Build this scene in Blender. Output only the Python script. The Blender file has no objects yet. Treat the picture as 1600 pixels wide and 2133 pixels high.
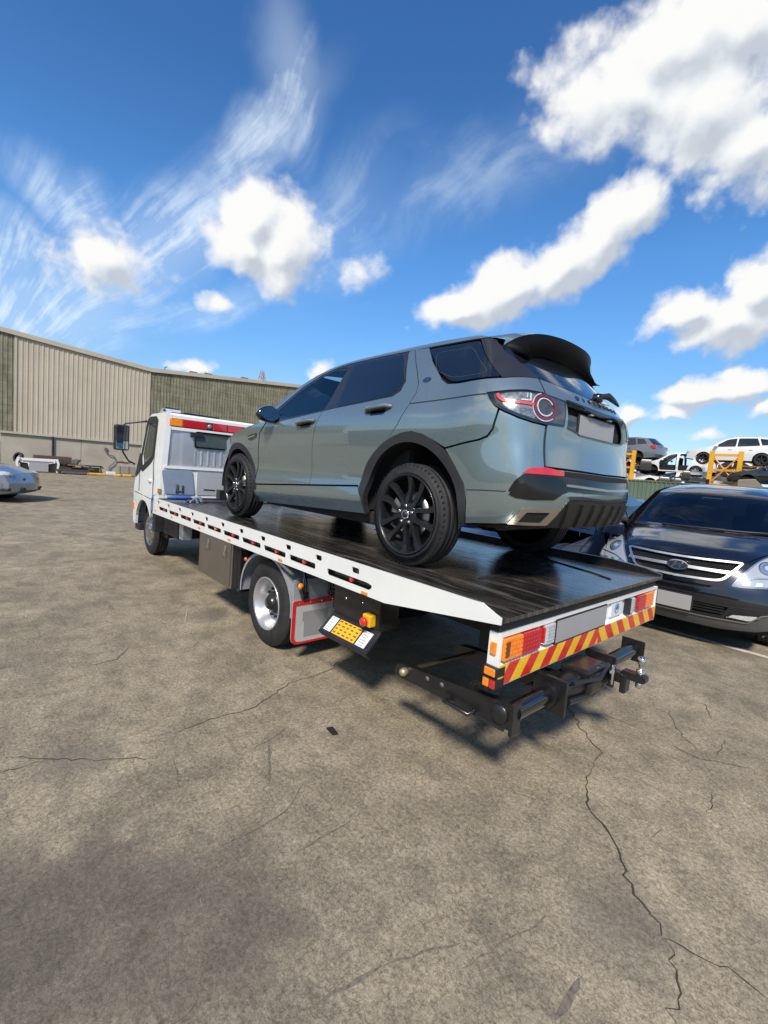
import bpy, bmesh, math, random
import numpy as np
from math import sin, cos, pi, radians, hypot
from mathutils import Vector, Matrix, geometry
random.seed(7)
SC = bpy.context.scene
COL = SC.collection
# ------------------------------------------------------------------ camera
cam = bpy.data.cameras.new('camera'); co = bpy.data.objects.new('camera', cam); COL.objects.link(co)
cam.sensor_fit = 'HORIZONTAL'; cam.sensor_width = 36; cam.lens = 36*953.998/1600; cam.clip_start = .05; cam.clip_end = 6000
_y, _p, _r = radians(-42.086), radians(-5.025), radians(4.637)
_f = Vector((cos(_y)*cos(_p), sin(_y)*cos(_p), sin(_p))); _rt = Vector((sin(_y), -cos(_y), 0)); _u = _rt.cross(_f)
_r2 = _rt*cos(_r)+_u*sin(_r); _u2 = -_rt*sin(_r)+_u*cos(_r)
co.matrix_world = Matrix(((_r2.x, _u2.x, -_f.x, -2.305), (_r2.y, _u2.y, -_f.y, 3.18), (_r2.z, _u2.z, -_f.z, 1.629), (0, 0, 0, 1)))
SC.camera = co
# ------------------------------------------------------------------ light and exposure
SUN_AZ, SUN_EL = radians(129), radians(46)          # azimuth measured from +X towards +Y
SKY_STRENGTH, SUN_STRENGTH = .105, 4.8
sd = Vector((cos(SUN_AZ)*cos(SUN_EL), sin(SUN_AZ)*cos(SUN_EL), sin(SUN_EL)))
sun = bpy.data.lights.new('sun', 'SUN'); sun.energy = SUN_STRENGTH; sun.angle = radians(9); sun.color = (1, .91, .79)
so = bpy.data.objects.new('sun', sun); COL.objects.link(so); so.location = sd*60; so.rotation_euler = (-sd).to_track_quat('-Z', 'Y').to_euler()
SC.view_settings.view_transform = 'Standard'; SC.view_settings.look = 'None'; SC.view_settings.gamma = 1
SC.view_settings.use_curve_mapping = False; SC.view_settings.exposure = .15
try:
    SC.cycles.max_bounces = 8; SC.cycles.transparent_max_bounces = 16; SC.cycles.caustics_reflective = False; SC.cycles.caustics_refractive = False
    SC.cycles.sample_clamp_indirect = 6
except Exception: pass
# ------------------------------------------------------------------ node helpers
class NT:
    def __init__(s, tree): s.t = tree; s.n = tree.nodes; s.l = tree.links
    def new(s, typ, **k):
        n = s.n.new(typ)
        for a, b in k.items(): setattr(n, a, b)
        return n
    def put(s, sock, v):
        if isinstance(v, bpy.types.NodeSocket): s.l.new(v, sock)
        elif v is not None: sock.default_value = v
    def m(s, op, a, b=None, c=None, clamp=False):
        n = s.new('ShaderNodeMath', operation=op, use_clamp=clamp); s.put(n.inputs[0], a); s.put(n.inputs[1], b); s.put(n.inputs[2], c); return n.outputs[0]
    def v(s, op, a, b=None, sc=None):
        n = s.new('ShaderNodeVectorMath', operation=op); s.put(n.inputs[0], a); s.put(n.inputs[1], b)
        if sc is not None: s.put(n.inputs['Scale'], sc)
        return n.outputs['Value'] if op in ('DOT_PRODUCT', 'LENGTH', 'DISTANCE') else n.outputs['Vector']
    def noise(s, vec, scale, detail=4, rough=.55, dist=0, lac=2.0):
        n = s.new('ShaderNodeTexNoise'); s.put(n.inputs['Vector'], vec); s.put(n.inputs['Scale'], scale); n.inputs['Detail'].default_value = detail
        n.inputs['Roughness'].default_value = rough; n.inputs['Distortion'].default_value = dist; n.inputs['Lacunarity'].default_value = lac; return n
    def ramp(s, f, *stops):
        n = s.new('ShaderNodeValToRGB'); s.put(n.inputs[0], f); e = n.color_ramp.elements
        for i, (p, c) in enumerate(stops):
            if not hasattr(c, '__len__'): c = (c, c, c)
            q = e[i] if i < 2 else e.new(p)
            q.position = p; q.color = (*c[:3], 1)
        return n.outputs['Color']
    def sm(s, x, a, b):
        n = s.new('ShaderNodeMapRange', interpolation_type='SMOOTHSTEP'); s.put(n.inputs['Value'], x); s.put(n.inputs['From Min'], a); s.put(n.inputs['From Max'], b); return n.outputs['Result']
    def mix(s, f, a, b, mode='MIX'):
        n = s.new('ShaderNodeMix', data_type='RGBA', blend_type=mode); s.put(n.inputs['Factor'], f)
        for k, q in ((6, a), (7, b)):
            if isinstance(q, bpy.types.NodeSocket): s.l.new(q, n.inputs[k])
            else: n.inputs[k].default_value = (*q[:3], 1) if hasattr(q, '__len__') else (q, q, q, 1)
        return n.outputs[2]
    def map(s, vec, loc=(0, 0, 0), rot=(0, 0, 0), sc=(1, 1, 1), typ='POINT'):
        n = s.new('ShaderNodeMapping', vector_type=typ); s.put(n.inputs[0], vec); n.inputs['Location'].default_value = loc; n.inputs['Rotation'].default_value = rot; n.inputs['Scale'].default_value = sc; return n.outputs[0]
MATS = {}
def mat(name, col, rough=.5, metal=0., coat=0., var=.12, scale=9., rvar=.1, bump=0., bscale=60., alpha=None, emis=None, dirt=0., dcol=(.12, .10, .08), spec=None, coat_rough=.03):
    if name in MATS: return MATS[name]
    m = bpy.data.materials.new(name); m.use_nodes = True; t = NT(m.node_tree); b = t.n['Principled BSDF']
    tc = t.new('ShaderNodeTexCoord').outputs['Object']
    nz = t.noise(tc, scale, 5, .6)
    lo = tuple(c*(1-var) for c in col); hi = tuple(min(1, c*(1+var)) for c in col)
    c = t.ramp(nz.outputs['Fac'], (.3, lo), (.7, hi))
    if dirt:
        dn = t.noise(tc, scale*.55, 8, .68, .4); c = t.mix(t.m('MULTIPLY', t.sm(dn.outputs['Fac'], .5, .72), dirt), c, dcol)
    t.put(b.inputs['Base Color'], c)
    r = t.new('ShaderNodeMapRange'); t.put(r.inputs['Value'], nz.outputs['Fac']); r.inputs['From Min'].default_value = .3; r.inputs['From Max'].default_value = .7
    r.inputs['To Min'].default_value = max(0, rough*(1-rvar)); r.inputs['To Max'].default_value = min(1, rough*(1+rvar)); t.put(b.inputs['Roughness'], r.outputs[0])
    b.inputs['Metallic'].default_value = metal; b.inputs['Coat Weight'].default_value = coat; b.inputs['Coat Roughness'].default_value = coat_rough
    if spec is not None: b.inputs['Specular IOR Level'].default_value = spec
    if bump:
        bn = t.noise(tc, bscale, 6, .65); bp = t.new('ShaderNodeBump'); bp.inputs['Strength'].default_value = bump; bp.inputs['Distance'].default_value = .004
        t.put(bp.inputs['Height'], bn.outputs['Fac']); t.put(b.inputs['Normal'], bp.outputs[0])
    if alpha is not None: b.inputs['Alpha'].default_value = alpha
    if emis: b.inputs['Emission Color'].default_value = (*emis[:3], 1); b.inputs['Emission Strength'].default_value = emis[3]
    MATS[name] = m; return m
# ------------------------------------------------------------------ mesh helpers
class MB:
    """collects simple shapes into one mesh"""
    def __init__(s): s.v = []; s.f = []; s.sm = []
    def add(s, vs, fs, smooth=False):
        k = len(s.v); s.v += [tuple(map(float, q)) for q in vs]; s.f += [tuple(i+k for i in f) for f in fs]; s.sm += [smooth]*len(fs); return s
    def box(s, a, b, bev=0., M=None):
        x0, y0, z0 = (min(a[i], b[i]) for i in range(3)); x1, y1, z1 = (max(a[i], b[i]) for i in range(3))
        if bev:
            bev = min(bev, .45*min(x1-x0, y1-y0, z1-z0)); vs = []; fs = []
            bm = bmesh.new(); bmesh.ops.create_cube(bm, size=1)
            for q in bm.verts: q.co = Vector(((x0+x1)/2+q.co.x*(x1-x0), (y0+y1)/2+q.co.y*(y1-y0), (z0+z1)/2+q.co.z*(z1-z0)))
            bmesh.ops.bevel(bm, geom=bm.edges[:], offset=bev, segments=2, profile=.6, affect='EDGES')
            bm.verts.index_update(); vs = [q.co.copy() for q in bm.verts]; fs = [[q.index for q in f.verts] for f in bm.faces]; bm.free()
        else:
            vs = [Vector(q) for q in ((x0,y0,z0),(x1,y0,z0),(x1,y1,z0),(x0,y1,z0),(x0,y0,z1),(x1,y0,z1),(x1,y1,z1),(x0,y1,z1))]
            fs = [(0,3,2,1),(4,5,6,7),(0,1,5,4),(1,2,6,5),(2,3,7,6),(3,0,4,7)]
        if M: vs = [M@q for q in vs]
        return s.add(vs, fs)
    def tube(s, pts, r, n=10, cap=True, smooth=True):
        pts = [Vector(p) for p in pts]; rs = r if hasattr(r, '__len__') else [r]*len(pts); vs = []; fs = []
        up = None
        for i, p in enumerate(pts):
            t = (pts[min(i+1, len(pts)-1)]-pts[max(i-1, 0)]).normalized()
            if up is None: up = Vector((0, 0, 1)) if abs(t.z) < .9 else Vector((1, 0, 0))
            a = t.cross(up).normalized(); b = a.cross(t).normalized(); up = b
            vs += [p+(a*cos(2*pi*k/n)+b*sin(2*pi*k/n))*rs[i] for k in range(n)]
        for i in range(len(pts)-1):
            for k in range(n): fs.append((i*n+k, i*n+(k+1) % n, (i+1)*n+(k+1) % n, (i+1)*n+k))
        s.add(vs, fs, smooth)
        if cap:
            s.add(vs[:n], [tuple(range(n))[::-1]]); s.add(vs[-n:], [tuple(range(n))])
        return s
    def lathe(s, prof, c, axis='y', n=40, smooth=True, a0=0, a1=2*pi):
        """prof: (radius, offset along axis)"""
        full = abs(a1-a0-2*pi) < 1e-6; m = n if full else n+1; vs = []; fs = []
        for r, o in prof:
            for k in range(m):
                a = a0+(a1-a0)*k/n; ca, sa = r*cos(a), r*sin(a)
                vs.append((c[0]+ca, c[1]+o, c[2]+sa) if axis == 'y' else (c[0]+o, c[1]+ca, c[2]+sa) if axis == 'x' else (c[0]+ca, c[1]+sa, c[2]+o))
        for i in range(len(prof)-1):
            for k in range(n): fs.append((i*m+k, i*m+(k+1) % m, (i+1)*m+(k+1) % m, (i+1)*m+k))
        return s.add(vs, fs, smooth)
    def prism(s, poly, a, b, plane='xz', holes=()):
        """polygon in a plane extruded along the third axis from a to b"""
        V, F, loops = cdt(poly, holes, None)
        def P(p, h): return (p[0], h, p[1]) if plane == 'xz' else (h, p[0], p[1]) if plane == 'yz' else (p[0], p[1], h)
        n = len(V); vs = [P(p, a) for p in V]+[P(p, b) for p in V]; fs = [f for f in F]+[tuple(i+n for i in f[::-1]) for f in F]
        for e0, e1 in loops: fs.append((e0, e1, e1+n, e0+n))
        return s.add(vs, fs)
    def build(s, name, m, parent=None, smooth=None, bevel=0):
        me = bpy.data.meshes.new(name); me.from_pydata(s.v, [], s.f); me.polygons.foreach_set('use_smooth', s.sm if smooth is None else [smooth]*len(s.f))
        bm = bmesh.new(); bm.from_mesh(me)
        if bevel: pass
        bmesh.ops.recalc_face_normals(bm, faces=bm.faces); bm.to_mesh(me); bm.free(); me.update()
        if m: me.materials.append(m)
        o = bpy.data.objects.new(name, me); COL.objects.link(o)
        if parent: o.parent = parent
        return o
def resample(poly, step, closed=True):
    out = []; n = len(poly)
    for i in range(n if closed else n-1):
        a, b = poly[i], poly[(i+1) % n]; k = max(1, int(math.ceil(hypot(b[0]-a[0], b[1]-a[1])/step)))
        out += [(a[0]+(b[0]-a[0])*j/k, a[1]+(b[1]-a[1])*j/k) for j in range(k)]
    if not closed: out.append(poly[-1])
    return out
def rounded(poly, r, n=4):
    out = []; m = len(poly); rr = r if hasattr(r, '__len__') else [r]*m
    for i in range(m):
        p, a, b = Vector(poly[i]), Vector(poly[i-1]), Vector(poly[(i+1) % m]); q = rr[i]
        if q <= 0: out.append(tuple(p)); continue
        da, db = a-p, b-p; A = p+da.normalized()*min(q, da.length*.48); B = p+db.normalized()*min(q, db.length*.48)
        for k in range(n+1):
            t = k/n; out.append(tuple(A*(1-t)**2+p*2*t*(1-t)+B*t*t))
    return out
def catmull(pts, n=6, closed=False):
    out = []; m = len(pts); P = lambda i: Vector(pts[i % m]) if closed else Vector(pts[max(0, min(m-1, i))])
    for i in range(m if closed else m-1):
        a, b, c, d = P(i-1), P(i), P(i+1), P(i+2)
        for k in range(n):
            t = k/n; out.append(tuple(.5*((2*b)+(c-a)*t+(2*a-5*b+4*c-d)*t*t+(3*b-a-3*c+d)*t**3)))
    if not closed: out.append(tuple(pts[-1]))
    return out
def shrink(poly, g):
    n = len(poly); A = sum(poly[i][0]*poly[(i+1) % n][1]-poly[(i+1) % n][0]*poly[i][1] for i in range(n)); sgn = 1 if A > 0 else -1; out = []
    for i in range(n):
        p, a, b = Vector(poly[i]), Vector(poly[i-1]), Vector(poly[(i+1) % n]); d0 = (p-a); d1 = (b-p)
        if d0.length < 1e-9 or d1.length < 1e-9: out.append(tuple(p)); continue
        d0.normalize(); d1.normalize(); n0 = Vector((-d0.y, d0.x))*sgn; n1 = Vector((-d1.y, d1.x))*sgn; nn = n0+n1
        k = g*2/max(.5, nn.length_squared); out.append(tuple(p+nn*min(k, 2*g)))
    return out
def inside(p, poly):
    c = False; n = len(poly)
    for i in range(n):
        a, b = poly[i], poly[i-1]
        if (a[1] > p[1]) != (b[1] > p[1]) and p[0] < (b[0]-a[0])*(p[1]-a[1])/(b[1]-a[1])+a[0]: c = not c
    return c
def cdt(poly, holes=(), step=None):
    """constrained triangulation; returns 2D points, faces and boundary edges"""
    loops = [list(poly)]+[list(h) for h in holes]; pts = []; ed = []
    for L in loops:
        k = len(pts); pts += [Vector(p[:2]) for p in L]; ed += [(k+i, k+(i+1) % len(L)) for i in range(len(L))]
    if step:
        xs = [p[0] for p in poly]; ys = [p[1] for p in poly]; B = np.array([p[:] for p in pts])
        nx = int((max(xs)-min(xs))/step)+1; ny = int((max(ys)-min(ys))/step)+1
        for i in range(nx):
            for j in range(ny):
                q = (min(xs)+(i+.5+.25*(j % 2))*step, min(ys)+(j+.5)*step)
                if inside(q, poly) and not any(inside(q, h) for h in holes) and ((B-np.array(q))**2).sum(1).min() > (.4*step)**2: pts.append(Vector(q))
    r = geometry.delaunay_2d_cdt(pts, ed, [], 1, 1e-6)
    V = [tuple(p) for p in r[0]]; F = [tuple(f) for f in r[2]]; cnt = {}
    cen = lambda f: (sum(V[i][0] for i in f)/len(f), sum(V[i][1] for i in f)/len(f))
    F = [f for f in F if inside(cen(f), poly) and not any(inside(cen(f), h) for h in holes)]
    used = sorted({i for f in F for i in f}); mp = {i: k for k, i in enumerate(used)}; V = [V[i] for i in used]; F = [tuple(mp[i] for i in f) for f in F]
    for f in F:
        for i in range(len(f)):
            a, b = f[i], f[(i+1) % len(f)]; cnt[(min(a, b), max(a, b))] = cnt.get((min(a, b), max(a, b)), 0)+1
    be = []
    for f in F:
        for i in range(len(f)):
            a, b = f[i], f[(i+1) % len(f)]
            if cnt[(min(a, b), max(a, b))] == 1: be.append((a, b))
    return V, F, be
def panel(name, S, poly, m, parent, off=0., gap=0., depth=.012, step=.035, holes=(), bstep=None, offf=None):
    """a piece of sheet cut out of a surface: outline in the surface's own two coordinates, returned with a lip of the given depth"""
    bstep = bstep or step*.8
    pl = resample(shrink(poly, gap) if gap else list(poly), bstep); hs = [resample(h, bstep) for h in holes]
    V, F, be = cdt(pl, hs, step); A = np.array(V); n = len(V); N = S.nrm(A[:, 0], A[:, 1]); P = S.at(A[:, 0], A[:, 1])
    o = off if offf is None else off+np.array([offf(*p) for p in V])[:, None]
    Q = P+N*o; bi = sorted({i for e in be for i in e}); mp = {i: n+k for k, i in enumerate(bi)}; bd = P[bi]+N[bi]*(off-depth); NN = np.concatenate([N, N[bi]])
    vs = np.concatenate([Q, bd]); fs = list(F)
    # orient along surface normal
    a, b, c = (Q[[f[k] for f in F]] for k in range(3)); sg = np.einsum('ij,ij->i', np.cross(b-a, c-a), N[[f[0] for f in F]])
    fs = [f if s > 0 else f[::-1] for f, s in zip(F, sg)]
    nf = len(fs)
    for e0, e1 in be: fs.append((e1, e0, mp[e0], mp[e1]))
    me = bpy.data.meshes.new(name); me.from_pydata([tuple(q) for q in vs], [], fs); me.update()
    me.polygons.foreach_set('use_smooth', [True]*nf+[False]*(len(fs)-nf))
    cn = []
    for p in me.polygons:
        for li in p.loop_indices:
            vi = me.loops[li].vertex_index
            cn.append(tuple(N[vi]) if (p.index < nf and vi < n and offf is None) else (0, 0, 0))
    me.normals_split_custom_set(cn)
    if m: me.materials.append(m)
    ob = bpy.data.objects.new(name, me); COL.objects.link(ob)
    if parent: ob.parent = parent
    return ob
def strip(S, pts, w, off, mb, closed=False, h=.004):
    """a raised ribbon following a line on a surface"""
    pts = resample(pts, .03, closed); A = np.array(pts); n = len(A); P = S.at(A[:, 0], A[:, 1]); N = S.nrm(A[:, 0], A[:, 1])
    T = np.roll(P, -1, 0)-np.roll(P, 1, 0)
    if not closed: T[0] = P[1]-P[0]; T[-1] = P[-1]-P[-2]
    T /= np.linalg.norm(T, axis=1)[:, None]; B = np.cross(N, T); ww = np.full(n, w) if not hasattr(w, '__len__') else np.interp(np.linspace(0, 1, n), np.linspace(0, 1, len(w)), w)
    a = P+N*off+B*ww[:, None]/2; b = P+N*off-B*ww[:, None]/2; c = a+N*h; d = b+N*h
    vs = [tuple(x) for k in range(n) for x in (a[k], c[k], d[k], b[k])]; fs = []
    for k in range(n if closed else n-1):
        i, j = 4*k, 4*((k+1) % n)
        for q in range(3): fs.append((i+q, i+q+1, j+q+1, j+q))
    if not closed: fs += [(0, 1, 2, 3), tuple(4*(n-1)+q for q in (3, 2, 1, 0))]
    mb.add(vs, fs, False); return mb
def thing(name, label, cat, loc=(0, 0, 0), rotz=0., group=None):
    o = bpy.data.objects.new(name, None); COL.objects.link(o); o.empty_display_size = .3; o.location = loc; o.rotation_euler = (0, 0, rotz)
    return tag(o, label, cat, group)
def tag(o, label, cat, group=None):
    o['label'] = label; o['category'] = cat
    if group: o['group'] = group
    return o
def struct(o): o['kind'] = 'structure'; return o
def text_on(name, s, size, m, parent, M, ext=.003, font_scale=(1, 1)):
    c = bpy.data.curves.new(name, 'FONT'); c.body = s; c.size = size; c.extrude = ext; c.align_x = 'CENTER'; c.align_y = 'CENTER'
    o = bpy.data.objects.new('tmp_text', c); COL.objects.link(o); dg = bpy.context.evaluated_depsgraph_get(); me = bpy.data.meshes.new_from_object(o.evaluated_get(dg)); bpy.data.objects.remove(o)
    me.name = name; me.transform(Matrix.Diagonal((font_scale[0], font_scale[1], 1, 1))); me.transform(M); me.materials.clear(); me.materials.append(m)
    ob = bpy.data.objects.new(name, me); COL.objects.link(ob); ob.parent = parent; return ob
def copy_tree(o, parent=None):
    c = o.copy(); COL.objects.link(c); c.parent = parent
    for ch in list(o.children): copy_tree(ch, c)
    return c
def _spl(xk):
    """matrix taking knot values to natural-spline second derivatives"""
    n=len(xk); h=np.diff(xk); A=np.zeros((n,n)); B=np.zeros((n,n)); A[0,0]=A[-1,-1]=1
    for i in range(1,n-1):
        A[i,i-1]=h[i-1]; A[i,i]=2*(h[i-1]+h[i]); A[i,i+1]=h[i]
        B[i,i-1]=6/h[i-1]; B[i,i]=-6/h[i-1]-6/h[i]; B[i,i+1]=6/h[i]
    return np.linalg.solve(A,B)
def _basis(xk,M,x):
    """row weights so that value = W @ knot_values"""
    x=np.atleast_1d(np.asarray(x,float)); n=len(xk); i=np.clip(np.searchsorted(xk,x)-1,0,n-2)
    h=xk[i+1]-xk[i]; t=(x-xk[i])/h; tc=np.clip(t,-.5,1.5); W=np.zeros((len(x),n)); r=np.arange(len(x))
    a=1-tc; b=tc
    W[r,i]+=a; W[r,i+1]+=b
    W+=((a**3-a)*h*h/6)[:,None]*M[i]+((b**3-b)*h*h/6)[:,None]*M[i+1]
    return W
class Surf:
    def __init__(s,u,v,P,sg=1):
        s.sg=sg; s.u=np.array(u,float); s.v=np.array(v,float); s.P=np.array(P,float)   # P[v][u][3]
        s.Mu=_spl(s.u); s.Mv=_spl(s.v)
    def at(s,u,v):
        Wu=_basis(s.u,s.Mu,u); Wv=_basis(s.v,s.Mv,v)
        return np.einsum('ki,kj,jic->kc',Wu,Wv,s.P)
    def nrm(s,u,v,e=2e-3):
        u=np.atleast_1d(np.asarray(u,float)); v=np.atleast_1d(np.asarray(v,float))
        du=s.at(u+e,v)-s.at(u-e,v); dv=s.at(u,v+e)-s.at(u,v-e); n=np.cross(du,dv)*s.sg
        return n/np.maximum(np.linalg.norm(n,axis=1),1e-12)[:,None]

def suv_surface():
    Z=[.20,.30,.40,.47,.56,.72,.92,1.06,1.15,1.28,1.45,1.55,1.62,1.67]
    mid=[.80,.86,.895,.906,.890,.898,.918,.915,.882,.815,.735,.680,.632,.57]
    sx=[3.40,3.2,2.95,2.74,2.3,1.7,1.1,.5,0.0,-.3]
    pf=[.86,.925,.965,.982,.995,1,1,.998,.990,.975]
    # rear outlines at key levels: six (x,y) from s=-.55 to the centre line
    key=[(.20,[(-.50,.74),(-.64,.69),(-.73,.60),(-.78,.50),(-.81,.36),(-.83,0)]),
         (.40,[(-.57,.835),(-.75,.77),(-.84,.67),(-.89,.55),(-.93,.40),(-.95,0)]),
         (.58,[(-.59,.865),(-.78,.80),(-.88,.70),(-.93,.58),(-.97,.42),(-1.0,0)]),
         (.75,[(-.58,.873),(-.76,.815),(-.85,.73),(-.90,.61),(-.94,.44),(-.975,0)]),
         (.95,[(-.56,.882),(-.73,.815),(-.825,.72),(-.87,.62),(-.91,.45),(-.945,0)]),
         (1.12,[(-.55,.875),(-.715,.805),(-.81,.70),(-.855,.60),(-.90,.45),(-.935,0)]),
         (1.25,[(-.53,.815),(-.66,.745),(-.74,.655),(-.78,.56),(-.82,.42),(-.855,0)]),
         (1.45,[(-.47,.705),(-.55,.645),(-.595,.56),(-.62,.48),(-.645,.35),(-.67,0)]),
         (1.62,[(-.40,.585),(-.44,.53),(-.47,.46),(-.485,.39),(-.50,.28),(-.52,0)])]
    kz=np.array([k[0] for k in key]); kv=np.array([k[1] for k in key]); W=_basis(kz,_spl(kz),Z)
    rear=np.einsum('ij,jkc->ikc',W,kv)
    su=sx+[-.55,-.735,-.89,-1.0,-1.16,-1.61]
    rows=[]
    for i,z in enumerate(Z):
        pts=[(x,mid[i]*f,z) for x,f in zip(sx,pf)]+[(rear[i,k,0],rear[i,k,1],z) for k in range(6)]
        full=pts+[(x,-y,zz) for x,y,zz in pts[-2::-1]]
        rows.append(full[::-1])
    uu=su+[-3.22-s for s in su[-2::-1]]
    return Surf(uu[::-1],Z,rows,-1)

def van_surface():
    #      x0     z0    halfw  bow  drop
    R=[(-.10, .20, .86, .16, .0),(-.03,.32,.90,.20,.0),(0.0,.46,.93,.22,.0),(.01,.60,.94,.24,.0),(-.03,.76,.94,.28,.0),(-.09,.92,.93,.36,.03),
       (-.17,1.02,.91,.40,.07),(-.42,1.12,.90,.34,.10),(-.74,1.20,.89,.24,.09),(-.96,1.245,.86,.20,.05),(-1.30,1.49,.78,.20,.02),(-1.60,1.68,.71,.20,.02),
       (-1.90,1.775,.66,.14,.05),(-2.5,1.83,.66,.05,.05),(-3.6,1.85,.66,.0,.05)]
    t=[0]
    for a,b in zip(R[:-1],R[1:]): t.append(t[-1]+math.hypot(b[0]-a[0],b[1]-a[1]))
    us=[0,.25,.48,.66,.79,.88,.95]; us=[-u for u in us[:0:-1]]+us
    P=[[(x0-bow*abs(u/.95)**2.6,u*hw/.95,z0-dr*abs(u/.95)**3.5) for u in us] for x0,z0,hw,bow,dr in R]
    return Surf(us,t,P)
# ------------------------------------------------------------------ sky: physical sky with fair-weather cumulus and combed cirrus, laid out by direction
def make_sky():
    w = bpy.data.worlds.new('World'); SC.world = w; w.use_nodes = True; w.cycles.sampling_method = 'MANUAL'; w.cycles.sample_map_resolution = 512; t = NT(w.node_tree); bg = t.n['Background']; bg.inputs['Strength'].default_value = SKY_STRENGTH
    sky = t.new('ShaderNodeTexSky', sky_type='NISHITA'); sky.sun_disc = False; sky.sun_elevation = SUN_EL; sky.sun_rotation = pi/2-SUN_AZ
    sky.altitude = 200; sky.air_density = 1.0; sky.dust_density = .35; sky.ozone_density = 3.2
    d = t.new('ShaderNodeTexCoord').outputs['Generated']; d = t.v('NORMALIZE', d)
    yw, el = radians(-42), radians(26); n = Vector((cos(yw)*cos(el), sin(yw)*cos(el), sin(el))); a = Vector((sin(yw), -cos(yw), 0)); b = a.cross(n)
    k = t.m('MAXIMUM', t.v('DOT_PRODUCT', d, tuple(n)), .08)
    cx = t.m('DIVIDE', t.v('DOT_PRODUCT', d, tuple(a)), k); cy = t.m('DIVIDE', t.v('DOT_PRODUCT', d, tuple(b)), k)
    cb = t.new('ShaderNodeCombineXYZ'); t.put(cb.inputs[0], cx); t.put(cb.inputs[1], cy); P = cb.outputs[0]
    CU = [(-.283,.01,.067,.063,.07,1),(-.236,-.037,.085,.072,.07,1),(-.309,-.03,.065,.05,.07,1),(-.233,-.080,.058,.05,.07,.8),(-.60,-.075,.10,.05,-.09,.75),
          (.40,.286,.12,.09,.43,1),(.345,.218,.14,.07,-.07,.85),(.472,.229,.13,.10,.06,1),(.564,.175,.10,.075,.07,1),(.49,.318,.13,.07,.06,1),
          (.121,-.111,.078,.034,.37,1),(.21,-.075,.098,.05,.5,1),(.291,-.027,.09,.052,.75,1),(.363,.036,.075,.052,.84,1),(.41,.076,.055,.045,.8,.75),
          (.573,-.086,.08,.044,.35,1),(.661,-.093,.10,.062,.25,1),(.685,-.044,.06,.066,.68,1),(.656,-.237,.085,.028,.23,1),(.741,-.22,.08,.033,.08,1),
          (.522,-.294,.04,.026,.08,.9),(.615,-.288,.042,.02,.28,.7),(.707,-.335,.034,.017,.25,.6),(.803,-.262,.034,.03,.08,.9),
          (-.083,-.062,.04,.03,.07,.45),(-.372,-.14,.035,.02,.07,.55),(-.445,-.269,.042,.015,.08,.5),(-.163,-.262,.033,.017,.25,.6)]
    # density as a node group so that it can be read twice (here and a little nearer the sun)
    g = bpy.data.node_groups.new('cumulus', 'ShaderNodeTree'); g.interface.new_socket('P', in_out='INPUT', socket_type='NodeSocketVector'); g.interface.new_socket('D', in_out='OUTPUT', socket_type='NodeSocketFloat'); g.interface.new_socket('A', in_out='OUTPUT', socket_type='NodeSocketFloat')
    q = NT(g); gi = q.new('NodeGroupInput').outputs[0]
    wn = q.noise(gi, 9, 4, .55); wv = q.v('SCALE', q.v('SUBTRACT', wn.outputs['Color'], (.5, .5, .5)), sc=.06); pw = q.v('ADD', gi, wv)
    acc = None
    for x, y, rx, ry, r, s in CU:
        mp = q.map(pw, (x, y, 0), (0, 0, r), (rx*1.28, ry*1.28, 1), 'TEXTURE'); L = q.v('LENGTH', mp); e = q.m('MULTIPLY', q.m('SUBTRACT', 1, L), s)
        if acc is None: acc = e
        else:
            sx = q.new('ShaderNodeMath', operation='SMOOTH_MAX'); q.put(sx.inputs[0], acc); q.put(sx.inputs[1], e); sx.inputs[2].default_value = .15; acc = sx.outputs[0]
    n1 = q.noise(q.map(gi, sc=(1, 1.2, 1)), 8.0, 7, .57, .15); n2 = q.noise(gi, 24, 4, .6)
    vo = q.new('ShaderNodeTexVoronoi', feature='SMOOTH_F1'); q.put(vo.inputs['Vector'], q.v('ADD', gi, q.v('SCALE', q.v('SUBTRACT', q.noise(gi, 26, 2, .6).outputs['Color'], (.5, .5, .5)), sc=.03))); vo.inputs['Scale'].default_value = 19; vo.inputs['Smoothness'].default_value = .35; vo.inputs['Detail'].default_value = 1.0; vo.inputs['Roughness'].default_value = .55; vo.inputs['Lacunarity'].default_value = 2.3
    bil = q.m('MULTIPLY', q.m('SUBTRACT', .66, vo.outputs['Distance']), .38)
    f = q.m('ADD', q.m('ADD', bil, q.m('MULTIPLY', q.m('SUBTRACT', n1.outputs['Fac'], .5), 1.30)), q.m('MULTIPLY', q.m('SUBTRACT', n2.outputs['Fac'], .5), .34))
    D = q.m('ADD', q.m('MAXIMUM', acc, -1.2), f); go = q.new('NodeGroupOutput'); q.put(go.inputs[0], D); q.put(go.inputs[1], q.m('MAXIMUM', acc, -.6))
    def G(vec): x = t.new('ShaderNodeGroup'); x.node_tree = g; t.put(x.inputs[0], vec); return x.outputs[0], x.outputs[1]
    d0, a0 = G(P); d1, a1 = G(t.v('ADD', P, (-.020, .025, 0)))
    infr = t.m('MULTIPLY', t.m('SUBTRACT', 1, t.sm(t.m('ABSOLUTE', cx), .86, 1.02)), t.m('SUBTRACT', 1, t.sm(t.m('ABSOLUTE', cy), .36, .46)))
    infr = t.m('MULTIPLY', infr, t.m('GREATER_THAN', t.v('DOT_PRODUCT', d, tuple(n)), .1))
    cum = t.m('MULTIPLY', t.sm(d0, -.14, .42), infr)
    lit = t.sm(t.m('ADD', t.m('ADD', t.m('MULTIPLY', t.m('SUBTRACT', a0, a1), 1.0), t.m('MULTIPLY', t.m('SUBTRACT', d0, d1), .42)), t.m('MULTIPLY', a0, -.12)), -.50, .16)
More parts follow.
